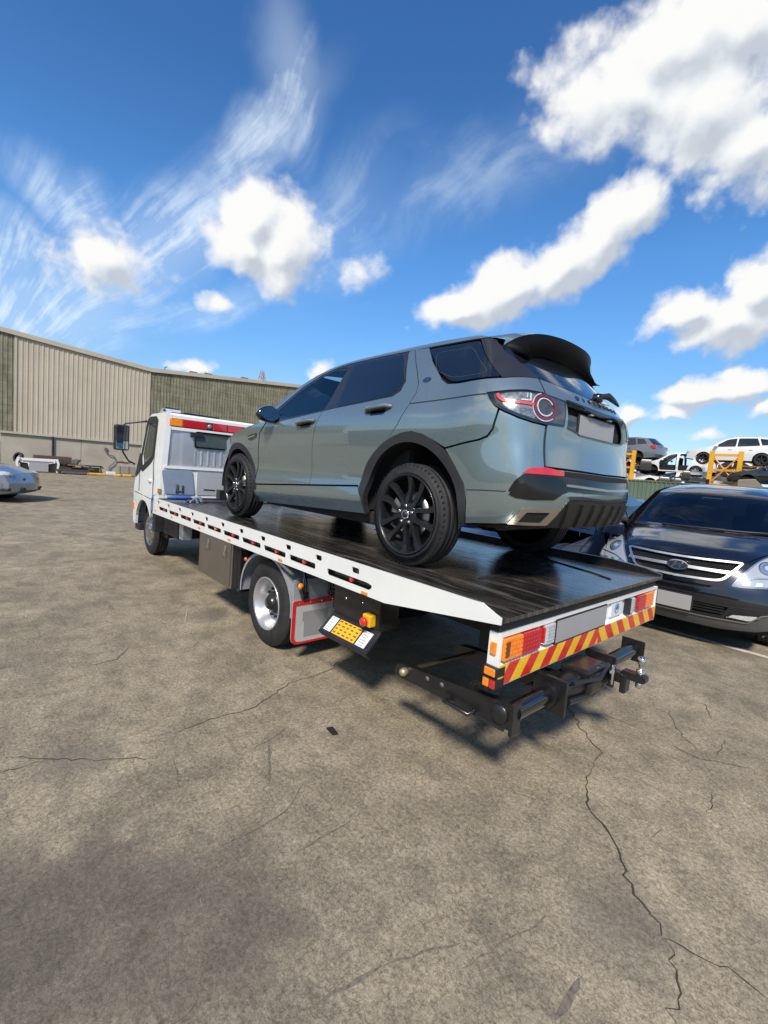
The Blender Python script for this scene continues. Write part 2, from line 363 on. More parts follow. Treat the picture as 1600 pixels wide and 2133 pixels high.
    # the same kind of sky all round
    sp = t.new('ShaderNodeSeparateXYZ'); t.put(sp.inputs[0], d); zz = t.m('ADD', t.m('MAXIMUM', sp.outputs[2], 0), .16)
    pv = t.v('DIVIDE', d, None); dn = t.n[-1]; cz = t.new('ShaderNodeCombineXYZ')
    for i in range(3): t.put(cz.inputs[i], zz)
    t.put(dn.inputs[1], cz.outputs[0])
    f1 = t.noise(pv, .95, 8, .56, .2); f2 = t.noise(t.v('ADD', pv, (-.12*cos(SUN_AZ), -.12*sin(SUN_AZ), 0)), .95, 4, .56, .2)
    far = t.m('MULTIPLY', t.sm(f1.outputs['Fac'], .49, .62), t.m('SUBTRACT', 1, infr)); far = t.m('MULTIPLY', far, t.sm(sp.outputs[2], .0, .08))
    flit = t.sm(t.m('SUBTRACT', f2.outputs['Fac'], f1.outputs['Fac']), -.1, .12)
    # cirrus
    CI = [(-.72,-.17,.34,.13,.25,1.35),(-.47,-.05,.32,.11,.6,1.2),(-.27,.12,.22,.065,.72,1.05),(-.21,.22,.17,.065,1.75,1.0),(-.61,0,.17,.08,-.6,1.0),(-.36,-.14,.26,.05,.3,.75),(.08,.09,.42,.09,.42,.42),(-.14,0,.24,.11,.75,.5),(-.8,-.08,.18,.11,0,1.1)]
    wv2 = t.v('SCALE', t.v('SUBTRACT', t.noise(P, 7, 4, .55).outputs['Color'], (.5, .5, .5)), sc=.07); pc = t.v('ADD', P, wv2); acc = None
    for x, y, rx, ry, r, s in CI:
        e = t.m('MULTIPLY', t.m('SUBTRACT', 1, t.v('LENGTH', t.map(pc, (x, y, 0), (0, 0, r), (rx, ry, 1), 'TEXTURE'))), s); acc = e if acc is None else t.m('MAXIMUM', acc, e)
    px = t.m('ADD', cx, 1.0); py = t.m('ADD', cy, .36); rr = t.m('SQRT', t.m('ADD', t.m('MULTIPLY', px, px), t.m('MULTIPLY', py, py))); th = t.m('ARCTAN2', py, px)
    sw = t.noise(P, 2.2, 2, .45).outputs['Fac']; th2 = t.m('ADD', t.m('ADD', th, t.m('MULTIPLY', sw, .34)), t.m('MULTIPLY', t.m('MULTIPLY', rr, rr), -.10))
    fb = t.new('ShaderNodeCombineXYZ'); t.put(fb.inputs[0], t.m('MULTIPLY', th2, 9)); t.put(fb.inputs[1], t.m('MULTIPLY', rr, 3.4))
    fi = t.noise(fb.outputs[0], 1.0, 7, .6, .12).outputs['Fac']; fb2 = t.v('MULTIPLY', fb.outputs[0], (3.1, 1.3, 1)); fj = t.noise(fb2, 1.0, 6, .62, .1).outputs['Fac']
    ci = t.m('MULTIPLY', t.sm(acc, -.1, .95), t.sm(t.m('ADD', t.m('ADD', t.m('MULTIPLY', fi, .48), t.m('MULTIPLY', t.noise(P, 7, 7, .62, .6).outputs['Fac'], .30)), t.m('MULTIPLY', fj, .22)), .40, .66)); ci = t.m('MULTIPLY', t.m('MULTIPLY', ci, infr), .9)
    hz = t.m('MULTIPLY', t.sm(acc, -.05, 1.0), .26); ci = t.m('MAXIMUM', ci, t.m('MULTIPLY', hz, infr))
    s = 1/SKY_STRENGTH
    tint = t.v('SCALE', t.ramp(sp.outputs[2], (0, (.40, .55, .80)), (.1, (.5, .55, .56)), (.25, (.42, .63, .76)), (.4, (.38, .66, .85)), (.6, (.28, .53, .74)), (1, (.26, .5, .74))), sc=2.0)
    blue = t.v('MULTIPLY', sky.outputs[0], tint)
    col = t.mix(ci, blue, (.80*s, .90*s, .98*s))
    cc = t.ramp(lit, (0, (.50*s/10, .55*s/10, .62*s/10)), (.5, (.70*s/10, .735*s/10, .78*s/10)), (1, (.88*s/10, .88*s/10, .87*s/10)))
    c10 = t.v('SCALE', cc, sc=10.); col = t.mix(cum, col, c10)
    fc = t.v('SCALE', t.ramp(flit, (0, (.50*s/10, .54*s/10, .60*s/10)), (1, (.93*s/10, .94*s/10, .94*s/10))), sc=10.); col = t.mix(far, col, fc)
    t.put(bg.inputs['Color'], col)
make_sky()
GROUND_LINES = [([(-0.69,-0.29),(-0.97,-0.00),(-1.18,0.20),(-1.26,0.27),(-1.30,0.45)],0.012,'c'),
 ([(-1.30,0.45),(-1.33,0.59),(-1.37,0.67),(-1.40,0.77),(-1.46,0.84),(-1.57,0.91),(-1.64,0.98),(-1.69,1.05),(-1.72,1.11),(-1.78,1.17),(-1.84,1.21),(-1.90,1.24),(-1.93,1.27)],0.016,'c'),
 ([(-1.93,1.27),(-1.97,1.32),(-2.00,1.38),(-2.02,1.45),(-2.03,1.50),(-2.04,1.57)],0.010,'c'),
 ([(-1.93,1.28),(-1.99,1.26),(-2.05,1.25),(-2.13,1.22),(-2.23,1.22)],0.009,'c'),
 ([(-1.35,-0.75),(-1.43,-0.58),(-1.55,-0.39),(-1.65,-0.32)],0.008,'c'),
 ([(-1.39,-1.16),(-1.49,-1.14),(-1.60,-0.88)],0.006,'c'),
 ([(-1.49,-1.14),(-1.70,-1.05)],0.005,'c'),
 ([(-1.73,-0.62),(-1.74,-0.34)],0.006,'c'),
 ([(-1.82,0.13),(-1.84,0.24),(-1.85,0.36)],0.006,'c'),
 ([(0.62,3.08),(0.55,2.99),(0.47,2.90),(0.39,2.79),(0.30,2.66),(0.21,2.50),(0.16,2.39)],0.009,'c'),
 ([(0.47,3.08),(0.47,3.02),(0.46,2.91)],0.007,'c'),
 ([(0.39,2.45),(0.36,2.27),(0.38,2.07),(0.37,1.95),(0.36,1.79),(0.42,1.65),(0.54,1.43),(0.54,1.22),(0.57,1.02),(0.66,0.86),(0.62,0.60)],0.009,'c'),
 ([(1.57,2.53),(1.60,2.34),(1.79,2.22)],0.018,'d'),
 ([(0.14,2.37),(-0.13,2.42)],0.007,'d'),
 ([(-0.01,1.88),(-0.35,2.05)],0.018,'d'),
 ([(-0.05,2.02),(-0.02,1.88),(0.04,1.72)],0.008,'d'),
 ([(-0.80,2.18),(-0.80,2.04),(-0.80,1.85)],0.012,'d'),
 ([(-0.59,2.44),(-0.59,2.27),(-0.57,2.07),(-0.46,1.92)],0.010,'d'),
 ([(-1.36,2.16),(-1.41,2.03),(-1.47,1.90)],0.014,'d'),
 ([(-1.53,1.97),(-1.57,1.75),(-1.63,1.52)],0.012,'d'),
 ([(-1.80,1.85),(-1.80,1.74),(-1.79,1.67)],0.045,'d'),
 ([(-1.30,2.46),(-1.33,2.34),(-1.36,2.17)],0.020,'d'),
 ([(-1.11,2.74),(-1.08,2.67)],0.012,'d'),
 ([(2.69,1.43),(2.42,1.54),(2.10,1.67)],0.010,'s'),
 ([(2.47,1.64),(2.41,1.49)],0.010,'s'),
 ([(2.54,1.60),(2.84,1.45)],0.007,'s'),
 ([(-0.96,-0.77),(-1.02,-0.81)],0.006,'s'),
 ([(1.13,1.93),(0.94,1.85)],0.008,'s'),
 ([(-0.77,2.55),(-0.80,2.56)],0.005,'s'),
 ([(-1.53,-0.23),(-1.67,-0.21),(-1.90,-0.37)],0.020,'d'),
 ([(-1.73,0.77),(-1.73,0.66)],0.008,'d'),
 ([(-0.89,-0.02),(-1.08,-0.24),(-1.36,-0.27)],0.010,'d'),
 ([(3.03,0.68),(1.31,1.28)],0.006,'d'),
 ([(1.62,1.72),(1.44,1.82)],0.006,'d')]
GRUB = (-0.201, 1.510)
# ------------------------------------------------------------------ ground
def make_ground():
    m = bpy.data.materials.new('worn_concrete'); m.use_nodes = True; t = NT(m.node_tree); b = t.n['Principled BSDF']
    g = t.new('ShaderNodeNewGeometry').outputs['Position']
    big = t.noise(g, .45, 5, .6, .3).outputs['Fac']; mid = t.noise(g, 2.3, 7, .66, .4).outputs['Fac']; mid2 = t.noise(t.v('ADD', g, (13, 7, 0)), 5.5, 7, .7, .3).outputs['Fac']
    fine = t.noise(g, 55, 4, .7).outputs['Fac']; grit = t.noise(g, 190, 3, .7).outputs['Fac']
    # worm-like trowel and tyre scuffs
    wp = t.v('ADD', g, t.v('SCALE', t.v('SUBTRACT', t.noise(g, 14, 4, .6).outputs['Color'], (.5, .5, .5)), sc=.16))
    wo = t.new('ShaderNodeTexVoronoi', feature='DISTANCE_TO_EDGE'); t.put(wo.inputs['Vector'], wp); wo.inputs['Scale'].default_value = 34; worm = t.sm(wo.outputs['Distance'], .02, .22)
    wo2 = t.new('ShaderNodeTexVoronoi', feature='DISTANCE_TO_EDGE'); t.put(wo2.inputs['Vector'], t.v('ADD', wp, (3.3, 1.7, 0))); wo2.inputs['Scale'].default_value = 19; worm2 = t.sm(wo2.outputs['Distance'], .0, .13)
    c = t.ramp(t.m('ADD', t.m('MULTIPLY', big, .38), t.m('MULTIPLY', mid, .62)), (.36, (.165, .139, .098)), (.48, (.240, .203, .142)), (.58, (.300, .253, .176)), (.70, (.38, .32, .222)))
    c = t.mix(t.m('MULTIPLY', t.sm(mid2, .46, .66), .62), c, (.150, .128, .098))
    c = t.mix(t.m('MULTIPLY', t.sm(mid2, .48, .32), .42), c, (.34, .29, .22))
    sc = t.map(g, rot=(0, 0, .5), sc=(1, 9, 1)); st = t.noise(sc, 1.6, 6, .65, .5).outputs['Fac']; c = t.mix(t.m('MULTIPLY', t.sm(st, .57, .74), .45), c, (.085, .073, .058))
    sc2 = t.map(g, rot=(0, 0, -.35), sc=(1, 14, 1)); st2 = t.noise(sc2, 2.3, 5, .6, .3).outputs['Fac']; c = t.mix(t.m('MULTIPLY', t.sm(st2, .6, .74), .35), c, (.37, .32, .25))
    gr = t.m('ADD', t.m('MULTIPLY', t.m('SUBTRACT', fine, .5), 1.55), t.m('MULTIPLY', t.m('SUBTRACT', grit, .5), 1.3)); gr = t.m('ADD', gr, t.m('MULTIPLY', t.m('SUBTRACT', worm, .55), .26)); gr = t.m('ADD', gr, t.m('MULTIPLY', t.m('SUBTRACT', worm2, .75), .16))
    sc3 = t.new('ShaderNodeMapRange'); t.put(sc3.inputs['Value'], gr); sc3.inputs['From Min'].default_value = -.6; sc3.inputs['From Max'].default_value = .6; sc3.inputs['To Min'].default_value = .36; sc3.inputs['To Max'].default_value = 1.64
    c = t.v('SCALE', c, sc=1.0); t.put(t.n[-1].inputs['Scale'], sc3.outputs[0])
    # oil spots and light chips
    vo = t.new('ShaderNodeTexVoronoi'); t.put(vo.inputs['Vector'], g); vo.inputs['Scale'].default_value = 7; vo.inputs['Randomness'].default_value = 1
    c = t.mix(t.m('MULTIPLY', t.m('SUBTRACT', 1, t.sm(vo.outputs['Distance'], .02, .07)), .35), c, (.36, .34, .30))
    vo = t.new('ShaderNodeTexVoronoi'); t.put(vo.inputs['Vector'], t.v('ADD', g, t.v('SCALE', t.noise(g, 6, 3).outputs['Color'], sc=.15))); vo.inputs['Scale'].default_value = .8
    c = t.mix(t.m('MULTIPLY', t.m('SUBTRACT', 1, t.sm(vo.outputs['Distance'], .05, .26)), .5), c, (.085, .078, .070))
    # a long darker patch with broken edges in the near corner of the yard
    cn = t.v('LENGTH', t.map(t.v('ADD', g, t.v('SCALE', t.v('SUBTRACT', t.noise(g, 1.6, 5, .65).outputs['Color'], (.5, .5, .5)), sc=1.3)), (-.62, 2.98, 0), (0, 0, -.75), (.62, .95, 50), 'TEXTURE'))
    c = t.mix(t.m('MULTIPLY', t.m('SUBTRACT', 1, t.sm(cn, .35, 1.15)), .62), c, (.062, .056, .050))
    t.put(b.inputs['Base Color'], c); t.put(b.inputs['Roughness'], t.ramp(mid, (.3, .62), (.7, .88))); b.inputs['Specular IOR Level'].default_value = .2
    bp = t.new('ShaderNodeBump'); bp.inputs['Strength'].default_value = .28; bp.inputs['Distance'].default_value = .005
    t.put(bp.inputs['Height'], t.m('ADD', t.m('MULTIPLY', gr, 1.0), t.m('MULTIPLY', mid2, .6))); t.put(b.inputs['Normal'], bp.outputs[0])
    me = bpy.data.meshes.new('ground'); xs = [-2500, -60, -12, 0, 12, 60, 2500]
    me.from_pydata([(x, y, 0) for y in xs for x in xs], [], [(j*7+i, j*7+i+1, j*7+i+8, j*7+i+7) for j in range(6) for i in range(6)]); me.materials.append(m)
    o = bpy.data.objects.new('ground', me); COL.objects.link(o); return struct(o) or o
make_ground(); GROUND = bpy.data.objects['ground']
def ground_line(name, pts, w, m, z=.004, jag=.0, wj=.5, step=.05):
    pts = resample(pts, step, False); vs = []; fs = []; n = len(pts); rd = random.Random(hash(name+str(pts[0])[:6]) % 1000 if False else int(abs(pts[0][0]*977+pts[0][1]*331)))
    q = []
    for i, p in enumerate(pts): q.append(Vector((p[0]+rd.gauss(0, jag), p[1]+rd.gauss(0, jag))))
    for i, p in enumerate(q):
        d = (q[min(i+1, n-1)]-q[max(i-1, 0)]).normalized(); nn = Vector((-d.y, d.x)); e = min(1, .25+min(i, n-1-i)/max(1, n)*4); ww = w*e*(1+rd.uniform(-wj, wj))/2
        vs += [(p.x+nn.x*ww, p.y+nn.y*ww, z), (p.x-nn.x*ww, p.y-nn.y*ww, z)]
    for i in range(n-1): fs.append((2*i, 2*i+1, 2*i+3, 2*i+2))
    o = MB().add(vs, fs).build(name, m, GROUND); return o
CRK = mat('crack_dirt', (.040, .034, .027), .95, var=.4, scale=30)
SCR = mat('pale_scratch', (.40, .35, .28), .9, var=.3, scale=40)
DKS = mat('dark_scuff', (.135, .116, .090), .8, var=.5, scale=60)
PNT = mat('line_paint', (.52, .49, .40), .8, var=.25, scale=8, dirt=.75, dcol=(.17, .155, .13))
for pts, w, kind in GROUND_LINES:
    ground_line({'c': 'crack', 's': 'scratch', 'd': 'scuff_mark'}[kind], pts, w*{'c': .46, 's': .7, 'd': .6}[kind], {'c': CRK, 's': SCR, 'd': DKS}[kind], .004 if kind != 'd' else .003, .008 if kind == 'c' else .003)
o = MB().add([(-9, -3.04, .004), (-9, -3.13, .004), (9, -3.13, .004), (9, -3.04, .004)], [(0, 1, 2, 3)]).build('bay_line', PNT); struct(o)
o = MB().add([(.05, -4.2, .004), (.05, -3.42, .004), (-.04, -3.42, .004), (-.04, -4.2, .004)], [(0, 1, 2, 3)]).build('bay_tick', PNT, GROUND)
# ------------------------------------------------------------------ shared materials
WHITE = mat('white_paint', (.74, .75, .72), .32, coat=.5, var=.03, dirt=.14, dcol=(.42, .40, .35), scale=3)
BLACK = mat('black_paint', (.010, .010, .011), .34, coat=.25, var=.3, dirt=.25, dcol=(.05, .046, .04), scale=6)
PLASTIC = mat('black_plastic', (.016, .016, .018), .5, var=.2)
GLOSSB = mat('gloss_black', (.006, .006, .007), .12, coat=.8, var=.2)
RUBBER = mat('tyre_rubber', (.018, .018, .019), .68, var=.25, scale=14, dirt=.35, dcol=(.055, .05, .045), spec=.35)
CHROME = mat('chrome', (.72, .73, .74), .12, 1., var=.05)
STEEL = mat('brushed_steel', (.50, .49, .47), .32, 1., var=.08, scale=4)
SILVER = mat('silver_paint', (.50, .51, .52), .32, .65, coat=.4, var=.06)
RED = mat('red_lens', (.50, .012, .016), .15, coat=1, var=.15, scale=30)
REDGLOW = mat('red_marker_lens', (.62, .018, .012), .2, coat=1, var=.15, scale=30)
AMBER = mat('amber_lens', (.85, .24, .012), .18, coat=1, var=.15, scale=30)
LENSW = mat('clear_lens', (.60, .62, .63), .15, .3, coat=1, var=.2, scale=60)
PLATE = mat('blank_plate', (.31, .305, .305), .55, var=.02)
BLUE = mat('blue_strap', (.012, .08, .33), .55, var=.2)
YELLOW = mat('yellow_paint', (.75, .42, .015), .45, var=.12, dirt=.3, dcol=(.25, .13, .03))
DARK = mat('dark_void', (.006, .006, .006), .9, var=.2)
UNDER = mat('underbody_dark', (.014, .013, .012), .75, var=.4, dirt=.5, dcol=(.06, .045, .032))
def tyre(mb, c, R, rin, w, axis='y', tread=True):
    h = w/2; s = .22*w
    p = [(rin, -h*.78), (rin+.012, -h*.92), ((R+rin)/2, -h), (R-.05, -h*.97), (R-.018, -h*.86), (R-.004, -h*.72)]
    if tread:
        for k in range(4):
            x = -h*.72+(k+.5)*h*1.44/4; q = h*1.44/8
            p += [(R, x-q*.86), (R, x+q*.72), (R-.009, x+q*.78), (R-.009, x+q*.95)] if k < 3 else [(R, x-q*.86), (R, x+q)]
    p += [(R-.004, h*.72), (R-.018, h*.86), (R-.05, h*.97), ((R+rin)/2, h), (rin+.012, h*.92), (rin, h*.78)]
    return mb.lathe(p, c, axis, 56)
# ------------------------------------------------------------------ the flatbed tow truck
def make_truck():
    T = thing('tow_truck', 'white flatbed tow truck with black deck carrying the grey green SUV', 'tow truck')
    YL, YR, H = 1.326, -.945, .976
    # --- deck
    dm = bpy.data.materials.new('worn_deck_steel'); dm.use_nodes = True; t = NT(dm.node_tree); b = t.n['Principled BSDF']; g = t.new('ShaderNodeNewGeometry').outputs['Position']
    a = t.noise(g, 1.7, 8, .68, .5).outputs['Fac']; st = t.noise(t.map(g, sc=(1.2, 16, 1)), 1.5, 7, .65, .8).outputs['Fac']; gr = t.noise(g, 85, 4, .7).outputs['Fac']
    c = t.ramp(a, (.35, (.012, .0115, .011)), (.55, (.022, .0205, .019)), (.72, (.05, .045, .04)))
    c = t.mix(t.m('MULTIPLY', t.sm(st, .48, .68), .85), c, (.115, .098, .082)); vv = t.new('ShaderNodeTexVoronoi'); t.put(vv.inputs['Vector'], g); vv.inputs['Scale'].default_value = 16
    c = t.mix(t.m('MULTIPLY', t.m('SUBTRACT', 1, t.sm(vv.outputs['Distance'], .08, .2)), t.sm(gr, .5, .62)), c, (.13, .12, .10)); t.put(b.inputs['Base Color'], c)
    t.put(b.inputs['Roughness'], t.ramp(t.m('ADD', t.m('MULTIPLY', a, .5), t.m('MULTIPLY', st, .5)), (.35, .17), (.52, .30), (.66, .58))); b.inputs['Specular IOR Level'].default_value = .8; b.inputs['Coat Weight'].default_value = .4; b.inputs['Coat Roughness'].default_value = .2; b.inputs['Coat IOR'].default_value = 1.7
    bp = t.new('ShaderNodeBump'); bp.inputs['Strength'].default_value = .15; bp.inputs['Distance'].default_value = .004; t.put(bp.inputs['Height'], t.m('ADD', t.m('MULTIPLY', gr, .4), st)); t.put(b.inputs['Normal'], bp.outputs[0])
    mb = MB().box((-1.135, YR+.03, H-.022), (4.56, YL-.03, H)); mb.build('deck', dm, T)
    mb = MB()
    for x in np.arange(-.7, 4.6, .5): MB().box((x-.03, YR+.05, H-.11), (x+.03, YL-.05, H-.024)).build('deck_crossmember', UNDER, T)
    MB().box((-1.10, YR+.05, H-.075), (-1.05, YL-.05, H-.024)).build('deck_crossmember', UNDER, T)
    mb = MB()
    for y in (-.2, .6): mb.box((-1.0, y-.04, .62), (5.9, y+.04, .865)); mb.box((-.95, y-.16, .78), (4.5, y-.09, .862))
    mb.box((-.9, -.2, .66), (-.84, .6, .82)); mb.box((.35, -.9, .55), (.5, 1.1, .6)); mb.box((2.0, -.24, .5), (2.9, .64, .85)); mb.box((3.0, -.6, .42), (4.2, .5, .8))
    mb.lathe([(0, -.95), (.06, -.95), (.06, .95), (0, .95)], (1.30, .195, .37), 'y', 16)
    mb.build('chassis_frame', UNDER, T)
    m2 = MB()
    for x, y, l in ((-.55, .35, .34), (-.62, -.1, .25), (-.45, -.55, .3)): MB().box((x, y, H+.001), (x+.035, y+l, H+.0035)).build('deck_slot', DARK, T)
    m2.tube([(-.98, -.30, H+.003), (-.8, -.40, H+.003), (-.2, -.62, H+.003), (-.12, -.6, H+.003), (-.1, -.56, H+.003)], .008, 6); m2.build('deck_slot', DARK, T)
    # --- side rails with slots
    prof = [(4.58, .80), (4.55, 1.018), (-.96, 1.028), (-1.02, 1.03), (-1.105, .995), (-1.135, .985), (-1.135, .952), (-.32, .838), (-.2, .838)]
    holes = []; slots = []
    for i in range(11): x = -.02+.43*i; holes.append(rounded([(x-.04, .955), (x+.04, .955), (x+.04, .993), (x-.04, .993)], .012, 2))
    for i in range(10):
        x = .63+.43*(i-1) if i else .05; w = .245 if i == 0 else .185
        q = [(x-w, .880), (x+w, .880), (x+w, .924), (x-w, .924)]
        if i == 0: q = [(x-w, .900), (x-w+.03, .878), (x+w, .878), (x+w, .924), (x-w+.05, .924), (x-w, .915)]
        slots.append(rounded(q, .014, 2))
    MB().prism(prof, YL, YL-.010, 'xz', holes+slots).build('side_rail', WHITE, T)
    rb = MB().box((-.32, YL-.05, .86), (4.5, YL-.042, 1.0)); rb.build('rail_backing', BLACK, T)
    for i, s in enumerate(slots):
        xs = [p[0] for p in s]; x = (min(xs)+max(xs))/2-.01*(i == 0)
        MB().lathe([(0, .034), (.014, .031), (.02, .022), (.022, 0)], (x, YL-.041, .902), 'y', 14).build('marker_lamp', AMBER if i == 5 else REDGLOW, T)
    for x in (-.13, .95, 1.95, 2.75, 3.7, 4.4): MB().box((x-.032, YL-.004, .842), (x+.032, YL+.006, .860), .003).build('side_reflector', AMBER, T)
    MB().prism([(4.55, .82), (4.55, 1.03), (-.75, 1.04), (-1.0, 1.02), (-1.13, .99), (-1.13, .95), (-.3, .83)], YR, YR+.04, 'xz').build('side_rail', BLACK, T)
    # --- tail bar
    B0, B1, YB = -1.12, -1.05, 1.28; YE = -.895
    bar = MB().prism([(B0, .738), (B0, .626), (B1, .626), (B1, .890), (B0, .890), (B0, .876), (B0+.022, .872), (B0+.022, .752)], YE+.012, YB-.012, 'xz')
    bar.box((B0, YB-.012, .622), (B1, YB, .894)).box((B0, YE, .622), (B1, YE+.012, .894)).build('tail_bar', WHITE, T)
    RS, YS = mat('red_reflective', (.58, .022, .016), .3, var=.1, coat=.4), mat('yellow_reflective', (.80, .46, .02), .3, var=.08, coat=.4)
    tb = [o for o in T.children if o.name.startswith('tail_bar')][0]; mid = .16; z0, z1 = .632, .734; sk = .085
    for side in (0, 1):
        k = 0; y = YB-.004 if side == 0 else YE+.004; d = -1 if side == 0 else 1; n = 12 if side == 0 else 11
        for k in range(-1, n):
            lo, hi = y+d*.098*k, y+d*.098*(k+1)          # along the bottom edge; the top edge is carried towards the middle
            q = [(lo, z0), (hi, z0), (hi+d*sk, z1), (lo+d*sk, z1)]
            def clip(q, y0, y1):
                for s, lim in ((1, y0), (-1, y1)):
                    o = []
                    for i in range(len(q)):
                        a_, b_ = q[i-1], q[i]; ia, ib = s*(a_[0]-lim) >= 0, s*(b_[0]-lim) >= 0
                        if ia != ib: f = (lim-a_[0])/(b_[0]-a_[0]); o.append((lim, a_[1]+f*(b_[1]-a_[1])))
                        if ib: o.append(b_)
                    q = o
                    if not q: return q
                return q
            q = clip(q, mid, YB-.004) if side == 0 else clip(q, YE+.004, mid)
            if len(q) > 2 and max(p[0] for p in q)-min(p[0] for p in q) > .01: MB().prism(q, B0-.0035, B0+.001, 'yz').build('reflective_stripe', RS if k % 2 == 0 else YS, tb)
    def lamp(y0, y1, z0, z1, m, name, rows=5, cols=6, x=B0):
        o = MB().box((x-.012, y0, z0), (x+.018, y1, z1), .006).build(name, m, tb); mb = MB(); dy, dz = (y1-y0)/cols, (z1-z0)/rows
        for i in range(cols):
            for j in range(rows): mb.box((x-.0165, y0+dy*(i+.14), z0+dz*(j+.16)), (x-.011, y0+dy*(i+.86), z0+dz*(j+.84)))
        mb.build('lens_cell', m, o); return o
    lamp(1.10, 1.262, .757, .868, AMBER, 'indicator_lamp'); lamp(.925, 1.095, .757, .868, RED, 'brake_lamp'); lamp(-.79, -.625, .757, .868, AMBER, 'indicator_lamp'); lamp(-.62, -.47, .757, .868, RED, 'brake_lamp')
    MB().box((B0-.008, 1.225, .78), (B0-.0035-.016, 1.255, .855)).build('lamp_shade_panel', mat('dark_amber', (.14, .03, .006), .2, coat=1), tb)
    lamp(.765, .865, .762, .872, LENSW, 'reversing_lamp', 6, 1); MB().box((B0-.010, .868, .775), (B0+.018, .885, .86), .004).build('brake_lamp', RED, tb)
    lamp(-.40, -.315, .762, .868, LENSW, 'reversing_lamp', 6, 3); MB().box((B0-.02, -.312, .757), (B0+.018, -.285, .875), .004).build('lamp_housing', PLASTIC, tb); MB().box((B0-.010, -.445, .770), (B0+.018, -.41, .86), .004).build('brake_lamp', mat('dark_red', (.14, .01, .02), .2, coat=1), tb)
    o = MB().box((B0-.006, .075, .738), (B0+.012, .752, .884), .003).build('number_plate_frame', PLASTIC, tb); MB().box((B0-.009, .088, .748), (B0-.004, .740, .874), .001).build('number_plate', PLATE, o)
    o = MB().box((B0+.008, -.215, .768), (B0+.024, -.04, .872), .002).build('badge_plate', mat('badge_ground', (.66, .69, .70), .3, var=.03), tb)
    bb = mat('badge_blue', (.06, .15, .30), .35); MB().lathe([(.036, -.002), (.036, .002), (.027, .002), (.027, -.002)], (B0+.007, -.128, .822), 'x', 28).build('round_logo', bb, o)
    MB().lathe([(0, -.001), (.016, -.001), (.016, .002), (0, .002)], (B0+.007, -.128, .828), 'x', 20).build('round_logo', bb, o)
    MB().box((-1.10, YB, .785), (-1.068, YB+.012, .845), .004).build('side_marker_lamp', AMBER, tb)
    o = MB().box((-1.125, YB-.055, .676), (-1.045, YB+.022, .726), .006).build('side_lamp_housing', PLASTIC, tb); MB().box((-1.118, YB-.03, .681), (-1.055, YB+.027, .721), .006).build('side_lamp_lens', AMBER, o)
    o = MB().box((-1.125, YB-.055, .616), (-1.045, YB+.022, .670), .006).build('side_lamp_housing', PLASTIC, tb); MB().box((-1.122, YB-.03, .622), (-1.09, YB+.027, .664), .006).build('side_lamp_lens', RED, o); MB().box((-1.087, YB-.03, .622), (-1.052, YB+.027, .664), .006).build('side_lamp_lens', AMBER, o)
    mb = MB()
    for y in (-.5, .35, .95): MB().box((-1.06, y-.05, .66), (-.8, y+.05, .90)).build('tail_bracket', UNDER, T)
    for y in (.92, -.1): MB().box((-1.02, y, .886), (-.97, y+.09, .945)).build('deck_stop', UNDER, T)
    # --- under-lift arms, cross tube, tow hitch
    U = MB()
    def armpoly(y, w): U.prism([(-.36, .415), (-.375, .455), (-.41, .468), (-1.1, .54), (-1.185, .53), (-1.185, .418), (-1.1, .41), (-.42, .385), (-.375, .392)], y-w, y+w, 'xz')
    armpoly(.62, .03); U.build('lift_arm', BLACK, T); U = MB(); armpoly(1.205, .022)
    U.lathe([(0, .03), (.045, .03), (.05, .02), (.05, -.02)], (-1.12, 1.21, .478), 'y', 20)
    U.box((-1.205, 1.17, .40), (-1.185, 1.245, .56), .004)
    U.build('lift_arm', BLACK, T)
    MB().tube([(-1.17, 1.19, .50), (-1.17, -.36, .50)], .047, 24).build('cross_tube', GLOSSB, T)
    mb = MB().tube([(-.98, 1.2, .555), (-.98, -.3, .555)], .02, 10).tube([(-.90, 1.18, .53), (-.90, .1, .53)], .014, 8).tube([(-1.05, .85, .47), (-1.05, .15, .47)], .03, 10); mb.build('stabiliser_bar', BLACK, T)
    mb = MB().box((-1.245, -.372, .42), (-1.09, -.36, .575), .003)
    mb.build('end_plate', BLACK, T)
    for y in (.84, .205): MB().box((-1.27, y-.012, .405), (-1.08, y+.012, .60), .004).tube([(-1.17, y+.05, .50), (-1.17, y-.05, .50)], .066, 20).build('clamp_plate', BLACK, T)
    mb = MB().tube([(-1.17, .82, .50), (-1.18, .66, .50), (-1.19, .5, .50), (-1.18, .34, .50), (-1.17, .22, .50)], [.056, .07, .076, .07, .056], 14).box((-1.27, .34, .54), (-1.10, .60, .60), .02).box((-1.285, .42, .455), (-1.17, .58, .53), .02).tube([(-1.24, .75, .455), (-1.26, .5, .44), (-1.24, .26, .45)], .018, 8).tube([(-1.25, .74, .56), (-1.3, .5, .555), (-1.26, .3, .575)], .012, 8); mb.build('hitch_receiver', BLACK, T)
    hb = MB().box((-1.33, .155, .455), (-1.22, .225, .515), .006).box((-1.345, .15, .40), (-1.31, .23, .52), .008).prism([(-1.30, .515), (-1.325, .515), (-1.33, .495), (-1.43, .495), (-1.445, .505), (-1.445, .53), (-1.43, .54), (-1.315, .54)], .16, .22, 'xz'); hitch = hb.build('tow_hitch', BLACK, T)
    MB().lathe([(0, .125), (.012, .124), (.022, .117), (.026, .10), (.022, .083), (.014, .075), (.012, .045), (.024, .04), (.024, .015), (.015, .012), (.015, -.03), (.02, -.035), (.02, -.06), (.013, -.07), (0, -.07)], (-1.405, .19, .525), 'z', 24).build('tow_ball', CHROME, hitch)
